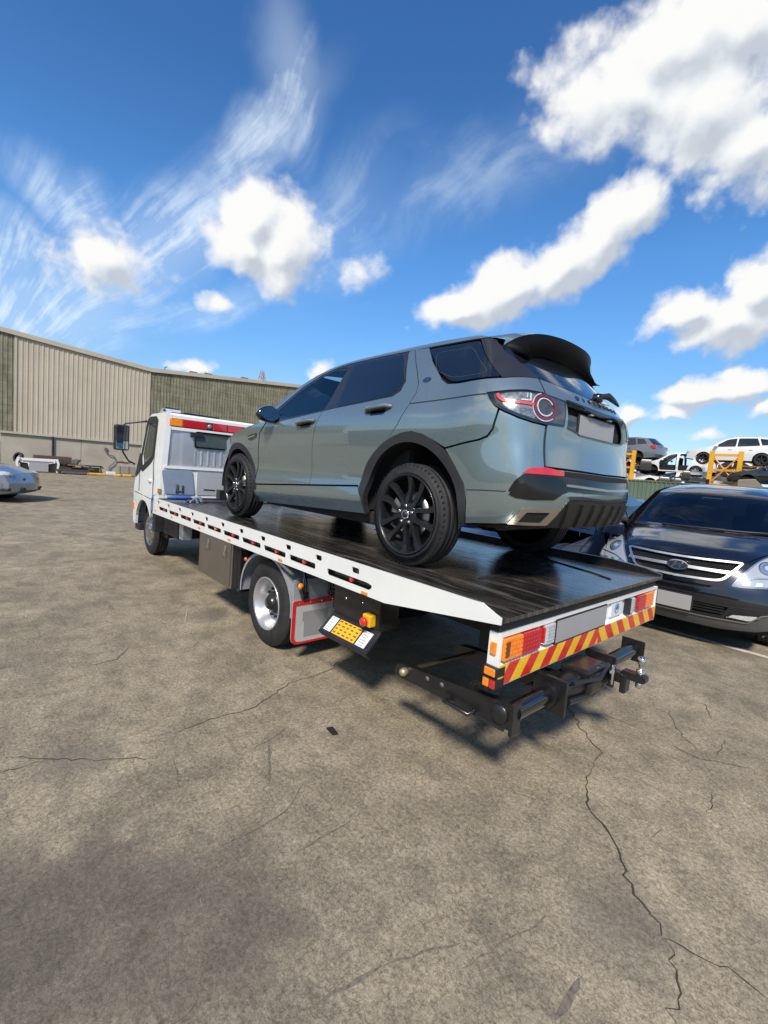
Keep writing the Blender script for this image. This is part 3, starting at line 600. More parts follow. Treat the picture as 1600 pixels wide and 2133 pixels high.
    MB().tube([(-1.27, .24, .555), (-1.28, .27, .57), (-1.28, .27, .45)], .008, 8).tube([(-1.26, .255, .53), (-1.28, .29, .53)], .012, 8).build('hitch_pin', CHROME, hitch)
    MB().tube([(-.47, 1.18, .452), (-.52, .62, .455)], .013, 10).build('arm_rod', mat('oily_steel', (.20, .17, .11), .35, .9), T)
    MB().lathe([(0, .045), (.012, .043), (.022, .034), (.026, .02), (.024, 0), (.018, -.01)], (-.455, 1.228, .438), 'y', 20).build('arm_pin', mat('greased_brass', (.45, .38, .22), .4, .7), T)
    for x in (-.63, -.74): MB().lathe([(0, .003), (.014, .003), (.014, 0)], (x, 1.227, .455+.08*(-x-.55)), 'y', 12).build('arm_hole', mat('hole_grey', (.12, .12, .12), .6), T)
    mb = MB().tube([(-.80, 1.23, .425), (-.80, 1.275, .42), (-.97, 1.275, .418), (-.97, 1.23, .425)], .012, 8).box((-.82, 1.2, .405), (-.78, 1.25, .45)).tube([(-.78, 1.225, .405), (-1.15, 1.225, .405)], .009, 8); mb.build('arm_handle', BLACK, T)
    # --- wheels
    def wheel(x, y, front=False):
        s = 1 if y > .195 else -1; R = .378
        def L(p): return [(r, o*s) for r, o in p]
        w = MB(); tyre(w, (x, y-s*.108, R), R, .222, .216); wo = w.build('wheel', RUBBER, T)
        p = [(.226, -.03), (.236, -.018), (.238, -.004), (.232, .002), (.220, -.008), (.212, -.03), (.200, -.05), (.190, -.10), (.172, -.128), (.150, -.13), (.146, -.11), (.128, -.105), (.11, -.108), (.10, -.125), (.0, -.125)]
        if front: p = [(.226, -.03), (.236, -.018), (.238, -.004), (.230, .0), (.217, -.012), (.210, -.02), (.19, -.022), (.15, -.0), (.11, .012), (.09, .03), (.0, .03)]
        MB().lathe(L(p), (x, y, R), 'y', 48).build('rim', SILVER if not front else STEEL, wo)
        if not front:
            MB().lathe(L([(.098, -.125), (.098, -.07), (.085, -.06), (.07, -.06), (.066, -.035), (.05, -.022), (0, -.02)]), (x, y, R), 'y', 28).build('hub', BLACK, wo)
            nb = MB()
            for k in range(10): a = 2*pi*k/10; nb.lathe(L([(.013, -.125), (.013, -.085), (0, -.085)]), (x+.125*cos(a), y+s*.01, R+.125*sin(a)), 'y', 6, False)
            nb.build('wheel_nut', PLASTIC, wo)
        else:
            nb = MB()
            for k in range(6): a = 2*pi*k/6; nb.lathe(L([(.012, 0), (.012, .02), (0, .02)]), (x+.125*cos(a), y, R+.125*sin(a)), 'y', 6, False)
            nb.build('wheel_nut', CHROME, wo)
            hb = MB()
            for k in range(8): a = 2*pi*k/8; hb.lathe(L([(.02, 0), (.02, .001), (0, .001)]), (x+.178*cos(a), y-s*.012, R+.178*sin(a)), 'y', 12, False)
            hb.build('rim_hole', DARK, wo)
        return wo
    for y in (1.245, -.855): wheel(1.31, y)
    for y in (.985, -.595): wheel(1.31, y)
    wheel(5.62, 1.07, True); wheel(5.62, -.68, True)
    # --- mudguards and flaps
    for s in (1, -1):
        yo_, yi_ = (1.25, .80) if s > 0 else (-.86, -.41); g = MB(); arc = [(1.335+.485*cos(a), .42+.405*sin(a)) for a in np.linspace(radians(-6), radians(186), 26)]
        vs = [(x, y, z) for x, z in arc for y in (yo_, yi_)]; g.add(vs, [(2*i, 2*i+1, 2*i+3, 2*i+2) for i in range(25)], True)
        vs = [(1.335+(.485-d)*cos(a), yo_+.002*s, .42+(.405-d)*sin(a)) for a in np.linspace(radians(-6), radians(186), 26) for d in (-.004, .022)]; g.add(vs, [(2*i, 2*i+1, 2*i+3, 2*i+2) for i in range(25)])
        # flat skirt that carries the flap
        g.box((.835, yi_, .47), (.85, yo_, .70)); g.build('mudguard', mat('guard_grey', (.34, .36, .39), .38, .3, var=.06), T)
        fo = MB().prism(rounded([(yo_+.01*s, .53), (yi_, .53), (yi_, .16), (yo_+.01*s, .16)], [.02, .0, .06, .07], 5), .825, .832, 'yz').build('mud_flap', mat('flap_grey', (.40, .40, .39), .5, var=.06), T)
        out = rounded([(yo_+.01*s, .53), (yi_, .53), (yi_, .16), (yo_+.01*s, .16)], [.02, 0, .06, .07], 5); inn = rounded([(yo_-.022*s, .487), (yi_+.004*s, .487), (yi_+.004*s, .178), (yo_-.022*s, .178)], [.01, 0, .05, .055], 5)
        MB().prism(out, .8215, .8245, 'yz', [inn]).build('flap_border', mat('flap_red', (.50, .018, .02), .4), fo)
        MB().prism([(yo_-.09*s, .43), (yo_-.34*s, .43), (yo_-.34*s, .215), (yo_-.11*s, .215), (yo_-.105*s, .35), (yo_-.09*s, .35)], .8225, .8245, 'yz').build('blank_panel', mat('flap_blank', (.235, .235, .24), .5, var=.03), fo)
        bo = MB()
        for k in range(4): bo.lathe([(.007, -.004), (.007, .001), (0, .001)][::-1], (.820, yo_-(.04+.11*k)*s, .507), 'x', 8, False)
        bo.build('flap_bolt', CHROME, fo)
        for yy in (yo_-.09*s, yo_-.36*s):
            MB().tube([(.86, yy, .80), (.83, yy, .72), (.805, yy, .66), (.815, yy, .57)], .014, 8).box((.795, yy-.03, .545), (.83, yy+.03, .60), .008).tube([(.83, yy+.035*s, .72), (.80, yy+.035*s, .60)], .009, 6).build('guard_bracket', GLOSSB, T)
        o = MB().lathe([(.02, 0), (.026, -.02), (.026, -.03)], (.80, yo_-.02*s, .665), 'x', 18).build('lamp_holder', PLASTIC, T); MB().lathe([(0, -.045), (.018, -.042), (.026, -.03), (.026, -.02)], (.80, yo_-.02*s, .665), 'x', 18).build('marker_lens', AMBER, o)
        MB().lathe([(0, .02), (.014, .018), (.018, .01), (.018, 0)], (1.72, yo_, .70), 'y', 14).build('marker_lens', mat('orange_lens', (.75, .12, .03), .25, coat=1), T)
    # --- tool boxes
    for y0, y1 in ((1.30, .72), (-.92, -.35)):
        s = 1 if y0 > 0 else -1; bx = MB().box((1.93, y1, .36), (2.80, y0, .835), .008).build('tool_box', STEEL if False else mat('toolbox_steel', (.40, .375, .35), .30, 1., var=.08, scale=5), T)
        MB().box((1.955, y0, .39), (2.775, y0+.006*s, .812), .002).build('box_door', mat('toolbox_steel', (.40, .375, .35), .3, 1.), bx)
        for x, z in ((2.52, .70), (2.08, .70)):
            lt = MB()
            lt.tube([(x-.012, y0+.012*s, z+.07), (x-.012, y0+.02*s, z-.04), (x+.012, y0+.02*s, z-.06), (x+.016, y0+.015*s, z)], .006, 8).box((x-.022, y0+.006*s, z-.05), (x+.022, y0+.011*s, z+.07), .002); lt.build('box_latch', CHROME, bx)
    MB().box((1.86, .70, .34), (1.925, 1.24, .84)).build('box_end_shield', BLACK, T)
    # --- control panel
    cp = MB().box((-.13, 1.0, .56), (.38, 1.18, .80), .006).build('control_box', BLACK, T)
    pa, pb = Vector((.37, 1.19, .555)), Vector((-.15, 1.19, .565)); dn = Vector((0, .105, -.105)); nn = Vector((0, 1, 1)).normalized()
    def quad(u0, u1, v0, v1, h0, h1, mbx):
        P = lambda u, v, h: pa+(pb-pa)*u+dn*v+nn*h
        mbx.add([P(u0, v0, h0), P(u1, v0, h0), P(u1, v1, h0), P(u0, v1, h0), P(u0, v0, h1), P(u1, v0, h1), P(u1, v1, h1), P(u0, v1, h1)], [(0, 3, 2, 1), (4, 5, 6, 7), (0, 1, 5, 4), (1, 2, 6, 5), (2, 3, 7, 6), (3, 0, 4, 7)]); return mbx
    fl = quad(-.02, 1.02, -.05, 1.08, -.012, 0, MB()); quad(-.02, 1.02, 1.06, 1.1, -.05, 0, fl); quad(-.02, 1.02, -.08, -.04, -.012, .006, fl); fl = fl.build('control_panel', PLASTIC, T)
    LW = mat('label_white', (.70, .72, .74), .4, var=.05, scale=50); LY = mat('label_yellow', (.80, .40, .02), .4, var=.08, scale=40); LI = mat('label_ink', (.16, .08, .01), .6); LG = mat('label_grey_ink', (.35, .37, .40), .6)
    def label(u0, u1, ink, m, rows):
        o = quad(u0, u1, .12, .9, .0005, .002, MB()).build('instruction_label', m, fl); k = MB()
        rd = random.Random(int(u0*100)); c = 5 if ink is LI else 1
        for r in range(rows):
            for q in range(c):
                a0 = u0+(u1-u0)*(q+.15)/c; a1 = u0+(u1-u0)*(q+rd.uniform(.6, .85))/c; v0 = .12+.78*(r+.25)/rows; quad(a0, a1, v0, v0+.78*.38/rows, .002, .0026, k)
        k.build('label_print', ink, o)
    label(.04, .20, LG, LW, 6); label(.23, .72, LI, LY, 4); label(.75, .93, LG, LW, 6)
    es = MB().box((-.10, 1.18, .595), (-.02, 1.235, .675), .008).build('emergency_stop', YELLOW, cp); MB().lathe([(.018, 0), (.018, .012), (.03, .014), (.032, .026), (.026, .036), (0, .04)], (-.06, 1.235, .632), 'y', 18).build('stop_button', REDGLOW, es)
    for x, z in ((.24, .70), (.05, .72)): MB().lathe([(0, .006), (.007, .004), (.008, 0)], (x, 1.18, z), 'y', 10).build('panel_bolt', CHROME, cp)
    return T
TRUCK = make_truck()
# ------------------------------------------------------------------ the truck's cab, headboard and winch
def make_cab(T):
    GL = mat('tinted_cab_glass', (.035, .042, .035), .06, coat=1, var=.1); STB = mat('polished_sheet', (.72, .72, .72), .38, .75, var=.10, scale=1.6)
    yc = .195; X0 = 4.80
    def ys(z, x, s): w = .985-.085*max(0, z-1.15)/1.05-.03*max(0, x-5.6); return yc+s*w
    side = [(X0, .95), (X0, 2.17), (X0+.05, 2.23), (5.60, 2.235), (5.83, 2.17), (6.05, 1.62), (6.20, 1.25), (6.27, 1.0), (6.27, .50), (6.20, .44), (6.10, .44)]
    side += [(5.62+.48*cos(a), .42+.46*sin(a)) for a in np.linspace(radians(20), radians(150), 12)]+[(5.15, .78), (5.15, .95)]
    win = rounded([(5.75, 2.09), (5.32, 2.09), (5.31, 1.60), (5.46, 1.53), (5.80, 1.415), (5.90, 1.56)], [.05, .05, .05, .05, .03, .04], 4)
    cab = MB()
    for s in (1, -1):
        k = len(cab.v); cab.prism(side, 1, .96, 'xz', [win])
        for i in range(k, len(cab.v)): x, q, z = cab.v[i]; cab.v[i] = (x, ys(z, x, s)-s*(1-q), z)
    def band(pts, name=None, mb=None, inset=0):
        mb = mb or MB(); vs = []
        for x, z in pts: vs += [(x, ys(z, x, 1)-.005, z), (x, yc, z), (x, ys(z, x, -1)+.005, z)]
        mb.add(vs, [f for i in range(len(pts)-1) for f in ((3*i, 3*i+1, 3*i+4, 3*i+3), (3*i+1, 3*i+2, 3*i+5, 3*i+4))]); return mb
    band([(X0, .95), (X0, 2.17), (X0+.05, 2.23), (5.60, 2.235), (5.83, 2.17)], mb=cab); band([(6.20, 1.25), (6.27, 1.0), (6.27, .50), (6.20, .44)], mb=cab)
    body = cab.build('cab', WHITE, T)
    band([(5.83, 2.165), (6.05, 1.62), (6.20, 1.25)]).build('windscreen', GL, T)
    for s in (1, -1):
        g = MB(); g.prism(shrink(win, -.004), 0, 1, 'xz'); g.v = [(x, ys(z, x, s)-s*(.012+.006*q), z) for x, q, z in g.v]; g.build('door_window', GL, T)
        t = MB(); t.prism(shrink(win, -.026), 0, 1, 'xz', [shrink(win, .002)]); t.v = [(x, ys(z, x, s)+s*(.004*q-.002), z) for x, q, z in t.v]; t.build('window_seal', PLASTIC, T)
        t = MB(); t.prism([(5.80, 1.40), (5.93, 1.56), (6.06, 1.62), (6.21, 1.25), (6.17, 1.21), (5.95, 1.30)], 0, 1, 'xz'); t.v = [(x, ys(z, x, s)+s*(.006*q), z) for x, q, z in t.v]; t.build('corner_trim', PLASTIC, T)
        sm = MB()
        for pts in ([(5.22, 2.14), (5.20, 1.45), (5.12, 1.25), (5.10, .95)], [(5.10, .93), (6.18, .97)], [(5.95, 1.30), (5.9, 1.0)]):
            for a, b in zip(pts[:-1], pts[1:]): sm.tube([(a[0], ys(a[1], a[0], s), a[1]), (b[0], ys(b[1], b[0], s), b[1])], .006, 6)
        sm.build('door_seam', PLASTIC, T)
        MB().box((5.22, ys(1.22, 5.3, s)-.01, 1.19), (5.36, ys(1.22, 5.3, s)+s*.022, 1.225), .008).build('door_handle', WHITE, T)
        MB().box((6.16, ys(.72, 6.2, s)-.02, .68), (6.275, ys(.72, 6.2, s)+s*.012, .775), .01).build('indicator_lamp', AMBER, T)
        # mirror on its two arms
        my = yc+s*1.222; mx = 6.02
        mo = MB().box((mx-.05, my-.105, 1.63), (mx+.09, my+.105, 2.035), .035).build('wing_mirror', PLASTIC, T)
        gz = mat('lower_mirror', (.36, .36, .36), .04, 1., var=.02); MB().box((mx-.055, my-.085, 1.79), (mx-.048, my+.085, 2.01), .004).build('mirror_glass', mat('dark_mirror', (.02, .022, .025), .05, .2, coat=1), mo)
        q = MB(); q.v = []; q.box((-.004, -.085, 0), (.004, .085, .13), .003); q.v = [(mx-.054+x+.03*(z-.07), my+y, 1.65+z) for x, y, z in q.v]; q.build('mirror_glass', gz, mo)
        MB().tube([(mx+.02, my-.02*s, 2.03), (mx+.02, my-.05*s, 2.06), (mx-.02, my-.25*s, 2.11), (mx-.14, my-.36*s, 2.135), (mx-.30, my-.46*s, 2.13)], [.012, .012, .012, .02, .026], 8).build('mirror_arm', PLASTIC, mo)
        MB().tube([(mx+.02, my-.02*s, 1.63), (mx+.02, my-.03*s, 1.6), (mx+.06, my-.12*s, 1.47), (mx+.06, my-.22*s, 1.42)], .013, 8).build('mirror_arm', PLASTIC, mo)
        MB().box((5.02, ys(.6, 5.1, s)-s*.25, .45), (5.14, ys(.6, 5.1, s)-s*.02, .9), .01).build('front_mudguard', PLASTIC, T)
    MB().box((6.0, ys(.4, 6.2, 1)-.35, .33), (6.24, ys(.4, 6.2, 1)-.03, .45), .02).build('step', PLASTIC, T)
    MB().box((5.0, -.6, .35), (6.2, .98, .9)).build('cab_floor', UNDER, T)
    # roof items
    MB().prism([(5.42, 2.235), (5.70, 2.235), (5.52, 2.325), (5.44, 2.335)], .98, .72, 'xz').build('roof_deflector', LENSW, T)
    MB().tube([(5.42, .97, 2.30), (5.50, .93, 2.345), (5.52, .72, 2.345)], .018, 8).build('deflector_edge', PLASTIC, T)
    o = MB().box((4.86, .32, 2.235), (5.12, .86, 2.262), .006).build('roof_hatch', GLOSSB, T)
    MB().box((5.0, .78, 2.235), (5.09, .98, 2.258), .008).build('roof_lamp', mat('dim_red', (.25, .03, .02), .3), T)
    # headboard standing against the back of the cab
    XF = 4.752
    fr = MB(); YA, YB_ = 1.165, -.775
    lean = lambda z: .07*(z-1.0)/1.2
    def post(y, s, w): fr.prism([(XF, .985), (XF, 2.20), (XF+.05, 2.20), (XF+.05, .985)], y, y-s*w, 'xz')
    k0 = len(fr.v); post(1.19, 1, .07); post(-.80, -1, .07)
    for i in range(k0, len(fr.v)): x, y, z = fr.v[i]; fr.v[i] = (x, y-(lean(z) if y > .2 else -lean(z)), z)
    fr.box((XF+.004, -.74, 2.152), (XF+.046, 1.08, 2.197)).box((XF+.004, -.74, 1.985), (XF+.04, 1.08, 2.03)).box((XF-.012, -.77, 1.425), (XF+.044, 1.14, 1.462)).box((XF+.004, -.78, .988), (XF+.046, 1.13, 1.035)); fr.build('headboard_frame', WHITE, T)
    lb = MB().box((XF+.006, -.70, 2.03), (XF+.04, 1.095, 2.155)).build('rear_light_bar', PLASTIC, T)
    ys_ = [1.085, .90, .885, .60, .56, .40, .20, -.05, -.30, -.52, -.69]
    for i, (a, b, m) in enumerate(((1.085, .905, AMBER), (.895, .555, RED), (.455, .24, RED), (.225, -.02, RED), (-.035, -.30, RED), (-.31, -.50, RED), (-.51, -.69, AMBER))):
        o = MB().box((XF-.006, b, 2.042), (XF+.02, a, 2.145), .006).build('light_bar_lens', m, lb)
    MB().lathe([(0, -.012), (.03, -.012), (.036, -.002), (.036, .01)], (XF, .505, 2.09), 'x', 18).build('round_badge', mat('badge_grey', (.3, .3, .31), .4, .5), lb); MB().box((XF-.003, .46, 2.045), (XF+.02, .55, 2.14), .004).build('badge_mount', mat('dark_red_lens', (.12, .01, .012), .2, coat=1), lb)
    # polished sheet, slightly dished, with a rear window and pressed ribs
    sh = MB(); n = 60; vs = []; yy = np.linspace(1.11, -.70, n)
    for y in yy:
        dx = .012*sin((y-1.0)*5.2)*(1 if y > .70 else .25); 
        for z in (1.46, 1.99): vs.append((XF+.03+dx, y-(lean(z)*.5 if y > .9 else 0), z))
    sh.add(vs, [(2*i, 2*i+1, 2*i+3, 2*i+2) for i in range(n-1)], True); sh = sh.build('headboard_sheet', STB, T)
    for y in (.70, .60, .50, .40, .30, .2, .1, 0, -.1): MB().box((XF+.016, y-.012, 1.50), (XF+.028, y+.012, 1.72), .004).build('pressed_rib', STB, sh)
    wf = rounded([(.72, 1.755), (.72, 2.0), (-.28, 2.0), (-.28, 1.755)], .05, 5); wi = rounded([(.70, 1.775), (.70, 1.98), (-.26, 1.98), (-.26, 1.775)], .04, 5)
    o = MB().prism(wf, XF+.0, XF+.03, 'yz', [wi]).build('rear_window_frame', GLOSSB, T); MB().prism(wi, XF+.01, XF+.02, 'yz').build('rear_window', mat('green_cab_glass', (.06, .075, .06), .05, coat=1, var=.1), o)
    MB().box((XF-.03, .60, 1.915), (XF+.02, .785, 1.975), .006).build('camera_box', PLASTIC, T)
    # lower lockers
    LK = mat('locker_blue_grey', (.29, .35, .45), .35, .3, var=.06); GP = mat('grey_panel', (.42, .44, .46), .4, .2, var=.05)
    MB().box((XF+.01, -.77, 1.035), (XF+.03, 1.15, 1.43)).build('lower_panel', WHITE, T)
    d = MB().prism(rounded([(1.165, 1.40), (.74, 1.415), (.69, 1.05), (1.115, 1.055)], .03, 4), XF-.012, XF+.012, 'yz').build('locker_door', LK, T)
    MB().box((XF-.03, .935, 1.08), (XF-.01, .975, 1.20), .005).box((XF-.03, .86, 1.08), (XF-.01, .89, 1.19), .005).box((XF-.022, .86, 1.085), (XF-.012, .97, 1.105)).build('locker_latch', CHROME, d)
    MB().prism(rounded([(.66, 1.39), (-.72, 1.39), (-.72, 1.045), (.66, 1.045)], .02, 3), XF-.004, XF+.012, 'yz').build('locker_door', GP, T)
    MB().box((XF-.012, 1.165, 1.055), (XF+.01, 1.21, 1.125), .004).build('side_reflector', mat('ochre_lens', (.42, .20, .02), .25, coat=1), T)
    # winch bed and lashing gear in front of the deck
    w = MB().tube([(4.40, .92, 1.0), (4.40, -.5, 1.0)], .035, 14).box((4.33, -.55, .985), (4.47, -.45, 1.09)).box((4.36, .30, .985), (4.5, .46, 1.16), .01).tube([(4.44, .5, 1.145), (4.46, .66, 1.15)], .012, 8); w.build('winch', BLACK, T)
    MB().tube([(4.30, .95, .995), (4.30, -.5, .995)], .02, 10).build('winch_bar', STEEL, T)
    MB().tube([(4.47, 1.16, 1.02), (4.42, 1.0, 1.03), (4.40, .86, 1.035)], [.02, .03, .024], 8).build('winch_handle', BLUE, T)
    MB().tube([(4.30, .86, 1.03), (4.22, .80, 1.06), (4.12, .80, 1.0)], .02, 8).tube([(4.16, .95, 1.0), (4.1, .9, 1.05), (4.0, .9, .99)], .017, 8).build('chain_hook', CHROME, T)
    vs = []
    for p in ((4.60, 1.10, 1.045), (4.57, 1.30, 1.05), (4.52, 1.345, 1.01), (4.53, 1.348, .86), (4.58, 1.33, .79), (4.68, 1.25, .80)): vs += [(p[0]-.025, p[1], p[2]), (p[0]+.025, p[1], p[2])]
    MB().add(vs, [(2*i, 2*i+1, 2*i+3, 2*i+2) for i in range(5)]).build('lashing_strap', BLUE, T)
    vs = [(x+dx, y, z) for x, y, z in ((4.58, 1.1, 1.05), (4.5, .95, 1.03), (4.45, .7, 1.01)) for dx in (-.03, .03)]
    MB().add(vs, [(0, 1, 3, 2), (2, 3, 5, 4)]).build('lashing_strap', BLUE, T)
    # under the front of the deck
    MB().box((4.3, .5, .45), (4.95, 1.05, .80), .02).build('battery_box', PLASTIC, T)
    MB().box((3.95, .98, .50), (4.10, 1.10, .80), .006).build('grey_bracket', mat('bracket_grey', (.5, .52, .54), .4, .3), T)
    MB().box((3.1, .88, .50), (3.45, 1.02, .57), .005).build('side_reflector', mat('brown_lens', (.35, .06, .02), .3, coat=1), T)
make_cab(TRUCK)
# ------------------------------------------------------------------ the SUV on the deck
def make_suv():
    S = suv_surface(); T = thing('suv', 'grey green SUV with black wheels standing on the tow truck deck', 'suv', (0, 0, .976)); T.rotation_euler = (0, radians(.5), radians(.475))
    pm = bpy.data.materials.new('scotia_paint'); pm.name = 'grey_green_metallic'; pm.use_nodes = True; t = NT(pm.node_tree); b = t.n['Principled BSDF']; tc = t.new('ShaderNodeTexCoord').outputs['Object']
    fl = t.noise(tc, 900, 2, .5).outputs['Fac']; dn = t.noise(tc, 3.2, 7, .66, .4).outputs['Fac']
    c = t.ramp(fl, (.35, (.195, .252, .255)), (.65, (.255, .322, .326))); t.put(b.inputs['Base Color'], c); b.inputs['Metallic'].default_value = .66
    t.put(b.inputs['Roughness'], t.ramp(dn, (.4, .27), (.7, .32))); b.inputs['Coat Weight'].default_value = 1; b.inputs['Coat IOR'].default_value = 1.9; b.inputs['Coat Roughness'].default_value = .012
    PAINT = pm
    def glass(name, col, f):
        m = bpy.data.materials.new(name); m.use_nodes = True; t = NT(m.node_tree); t.n.remove(t.n['Principled BSDF']); out = t.n['Material Output']
        tr = t.new('ShaderNodeBsdfTransparent'); tr.inputs[0].default_value = (*col, 1); gl = t.new('ShaderNodeBsdfGlossy'); gl.inputs['Roughness'].default_value = .015; gl.inputs['Color'].default_value = (.9, .93, 1, 1)
        fr = t.new('ShaderNodeFresnel'); fr.inputs['IOR'].default_value = 1.5; mx = t.new('ShaderNodeMixShader'); t.put(mx.inputs[0], t.m('ADD', t.m('MULTIPLY', fr.outputs[0], f), .01)); t.l.new(tr.outputs[0], mx.inputs[1]); t.l.new(gl.outputs[0], mx.inputs[2]); t.l.new(mx.outputs[0], out.inputs[0]); return m
    CLEAR = glass('front_glass', (.50, .58, .56), 1.1); PRIV = mat('privacy_glass', (.006, .008, .012), .03, coat=1, var=.2, scale=3); TRIM = mat('pillar_black', (.022, .021, .022), .22, coat=.4, var=.1)
    CLAD = mat('arch_cladding', (.022, .023, .025), .55, var=.12); LIN = mat('arch_liner', (.008, .008, .008), .9, var=.2)
    mir = lambda P: [(-3.22-s, z) for s, z in P][::-1]
    sides = ((lambda P: P), mir)
    zb = lambda s: .43+.058*(2.34-s); zs = lambda s: .365+.055*(2.34-s); zl = lambda s: .24+.04*(2.34-s)
    FC, FR_, RC = (2.80, .37), .50, (.02, .37)
    def arc(c, r, a0, a1, n=22, sq=0): return [(c[0]+r*cos(a), c[1]+r*sin(a)) for a in np.linspace(radians(a0), radians(a1), n)]
    rao = [(.508, .455), (.535, .50), (.521, .60), (.470, .70), (.390, .785), (.290, .858), (.190, .905), (.09, .936), (-.008, .946), (-.11, .925), (-.20, .888), (-.30, .82), (-.385, .72), (-.445, .62), (-.475, .50), (-.475, .365)]
    rao = catmull(rao, 3); rai = [(RC[0]+.455*cos(a), RC[1]+.01+.495*sin(a)) for a in np.linspace(radians(-8), radians(188), 30)]
    rt = [(1.90, 1.40), (1.75, 1.475), (1.563, 1.555), (1.37, 1.60), (1.18, 1.63), (.95, 1.65), (.7, 1.66), (.4, 1.663), (0, 1.655), (-.25, 1.64), (-.42, 1.62)]
    gap = .0032
    G_ = .003
    # ---- closed dark shell behind the seams and behind the rear glass
    for f in sides:
        P = [(2.25, .35)]+[(s, zl(s)+.03) for s in (2.2, 1.5, .62)]+[(x, z) for x, z in catmull([(.55, .40), (.56, .62), (.40, .84), (.2, .95), (-.01, .985), (-.25, .92), (-.42, .76), (-.51, .55), (-.51, .40)], 3)]+[(-.8, .42), (-1.2, .45), (-1.605, .45), (-1.605, .93), (-1.13, .95), (-1.13, 1.18), (-1.605, 1.18), (-1.605, 1.58), (-1.2, 1.58), (-.9, 1.58), (-.5, 1.58), (-.3, 1.585), (.95, 1.585), (.98, 1.19), (2.2, 1.07), (2.27, .9)]
        panel('body_shell', S, f(P), LIN, T, off=-.028, step=.08)
    # ---- doors, wings, quarters
    fd = [(2.31, zb(2.31)), (2.26, .80), (2.22, .97), (2.10, 1.073), (1.95, 1.066), (1.5, 1.113), (1.128, 1.15), (1.165, 1.05), (1.205, .93), (1.227, .82), (1.241, .62), (1.243, zb(1.243))]
    rd = [(1.243, zb(1.243)), (1.241, .62), (1.227, .82), (1.205, .93), (1.165, 1.05), (1.128, 1.15), (.957, 1.168), (.6, 1.195), (.276, 1.222), (.225, 1.26), (.212, 1.334), (.27, 1.45), (.345, 1.606), (.281, 1.61), (.13, 1.40), (.065, 1.30), (.048, 1.22), (.07, 1.12), (.13, 1.0), (.245, .845)]
    rd = rd[:-1]+[(.245, .878)]+[p for p in rao[::-1] if p[0] > .27][0:0]+[p for p in [(.290, .858), (.390, .785), (.470, .70), (.521, .60), (.535, .50)]]+[(.56, zb(.56))]
    ff = [(2.33, .455), (2.27, .80), (2.235, .965), (2.12, 1.08), (2.25, 1.088), (2.5, 1.05), (2.9, .985), (3.2, .905), (3.40, .82), (3.46, .66), (3.46, .40), (3.34, .30)]+arc(FC, FR_, -5, 185, 26)
    rq = [(.281, 1.61), (.125, 1.60), (.02, 1.47), (-.063, 1.389), (-.14, 1.31), (-.20, 1.276), (-.30, 1.270), (-.673, 1.282), (-.779, 1.292), (-.90, 1.300), (-.982, 1.303), (-.985, 1.20), (-.853, 1.206), (-.729, 1.197), (-.653, 1.188), (-.580, 1.180), (-.607, 1.133), (-.640, 1.094), (-.663, 1.078), (-.652, 1.03), (-.630, .955), (-.60, .915), (-.55, .893), (-.45, .872), (-.305, .838)]+[p for p in [(-.20, .888), (-.11, .925), (-.008, .946), (.09, .936), (.190, .905), (.245, .882)]]+[(.13, 1.0), (.07, 1.12), (.048, 1.22), (.065, 1.30), (.13, 1.40)]
    for i, f in enumerate(sides):
        d1 = panel('front_door', S, f(fd), PAINT, T, gap=gap); d2 = panel('rear_door', S, f(rd), PAINT, T, gap=gap)
        panel('front_wing', S, f(ff), PAINT, T, gap=gap); panel('rear_quarter', S, f(rq), PAINT, T, gap=gap)
        # crease along the flank and at the door bottoms
        cl = MB(); strip(S, f([(-.585, 1.172), (-.3, 1.163), (-.02, 1.150), (.06, 1.146)]), .009, -.003, cl); cl.build('shoulder_groove', LIN, T)
        # sill in two pieces as on the car
        sp = lambda a, b: [(a, zl(a)), (b, zl(b)), (b, zb(b)-.010), (a, zb(a)-.010)]
        sl = panel('sill', S, f([(2.36, zl(2.36)), (1.243, zl(1.243)), (.47, zl(.47)), (.50, .44), (.56, zb(.56)-.01), (1.243, zb(1.243)-.01), (2.33, zb(2.33)-.01)]), PAINT, T, gap=.002, offf=lambda u, v: .012*max(0, 1-abs(v-(zs(u if i == 0 else -3.22-u)-.03))/.06))
        # wheel arch mouldings
        panel('arch_moulding', S, f(rao+rai[::-1]), CLAD, T, off=.006, depth=.05, step=.03)
        panel('arch_moulding', S, f([(2.36, .25)]+arc(FC, FR_+.004, 188, 0, 28)+[(3.30, .27), (3.22, .27)]+arc(FC, FR_-.065, -5, 186, 28)+[(2.40, .25)]), CLAD, T, off=.006, depth=.05, step=.03)
        # door handles
        for d, (a, b, z) in ((d1, (1.49, 1.20, 1.047)), (d2, (.52, .235, 1.118))):
            cc = panel('handle_recess', S, f(rounded([(a-.06, z-.045), (b+.055, z-.04), (b+.055, z+.012), (a-.06, z+.012)], .025)), GLOSSB, d, off=.001, depth=.003)
            q = S.at([-3.22-a if i else a, -3.22-(a+b)/2 if i else (a+b)/2, -3.22-b if i else b], [z-.004, z+.006, z+.018]); n = S.nrm([-3.22-a if i else a], [z])[0]
            hm = MB(); pts = [Vector(q[0]+n*.004), Vector(q[0]*.85+q[2]*.15+n*.030), Vector(q[1]+n*.036), Vector(q[0]*.15+q[2]*.85+n*.030), Vector(q[2]+n*.004)]; hm.tube(pts, [.014, .018, .019, .018, .013], 10); hm.build('door_handle', PAINT, d)
            lo = MB(); lo.tube([p-Vector((0, 0, .014)) for p in pts], [.008, .012, .013, .012, .008], 8); lo.build('handle_underside', GLOSSB, d)
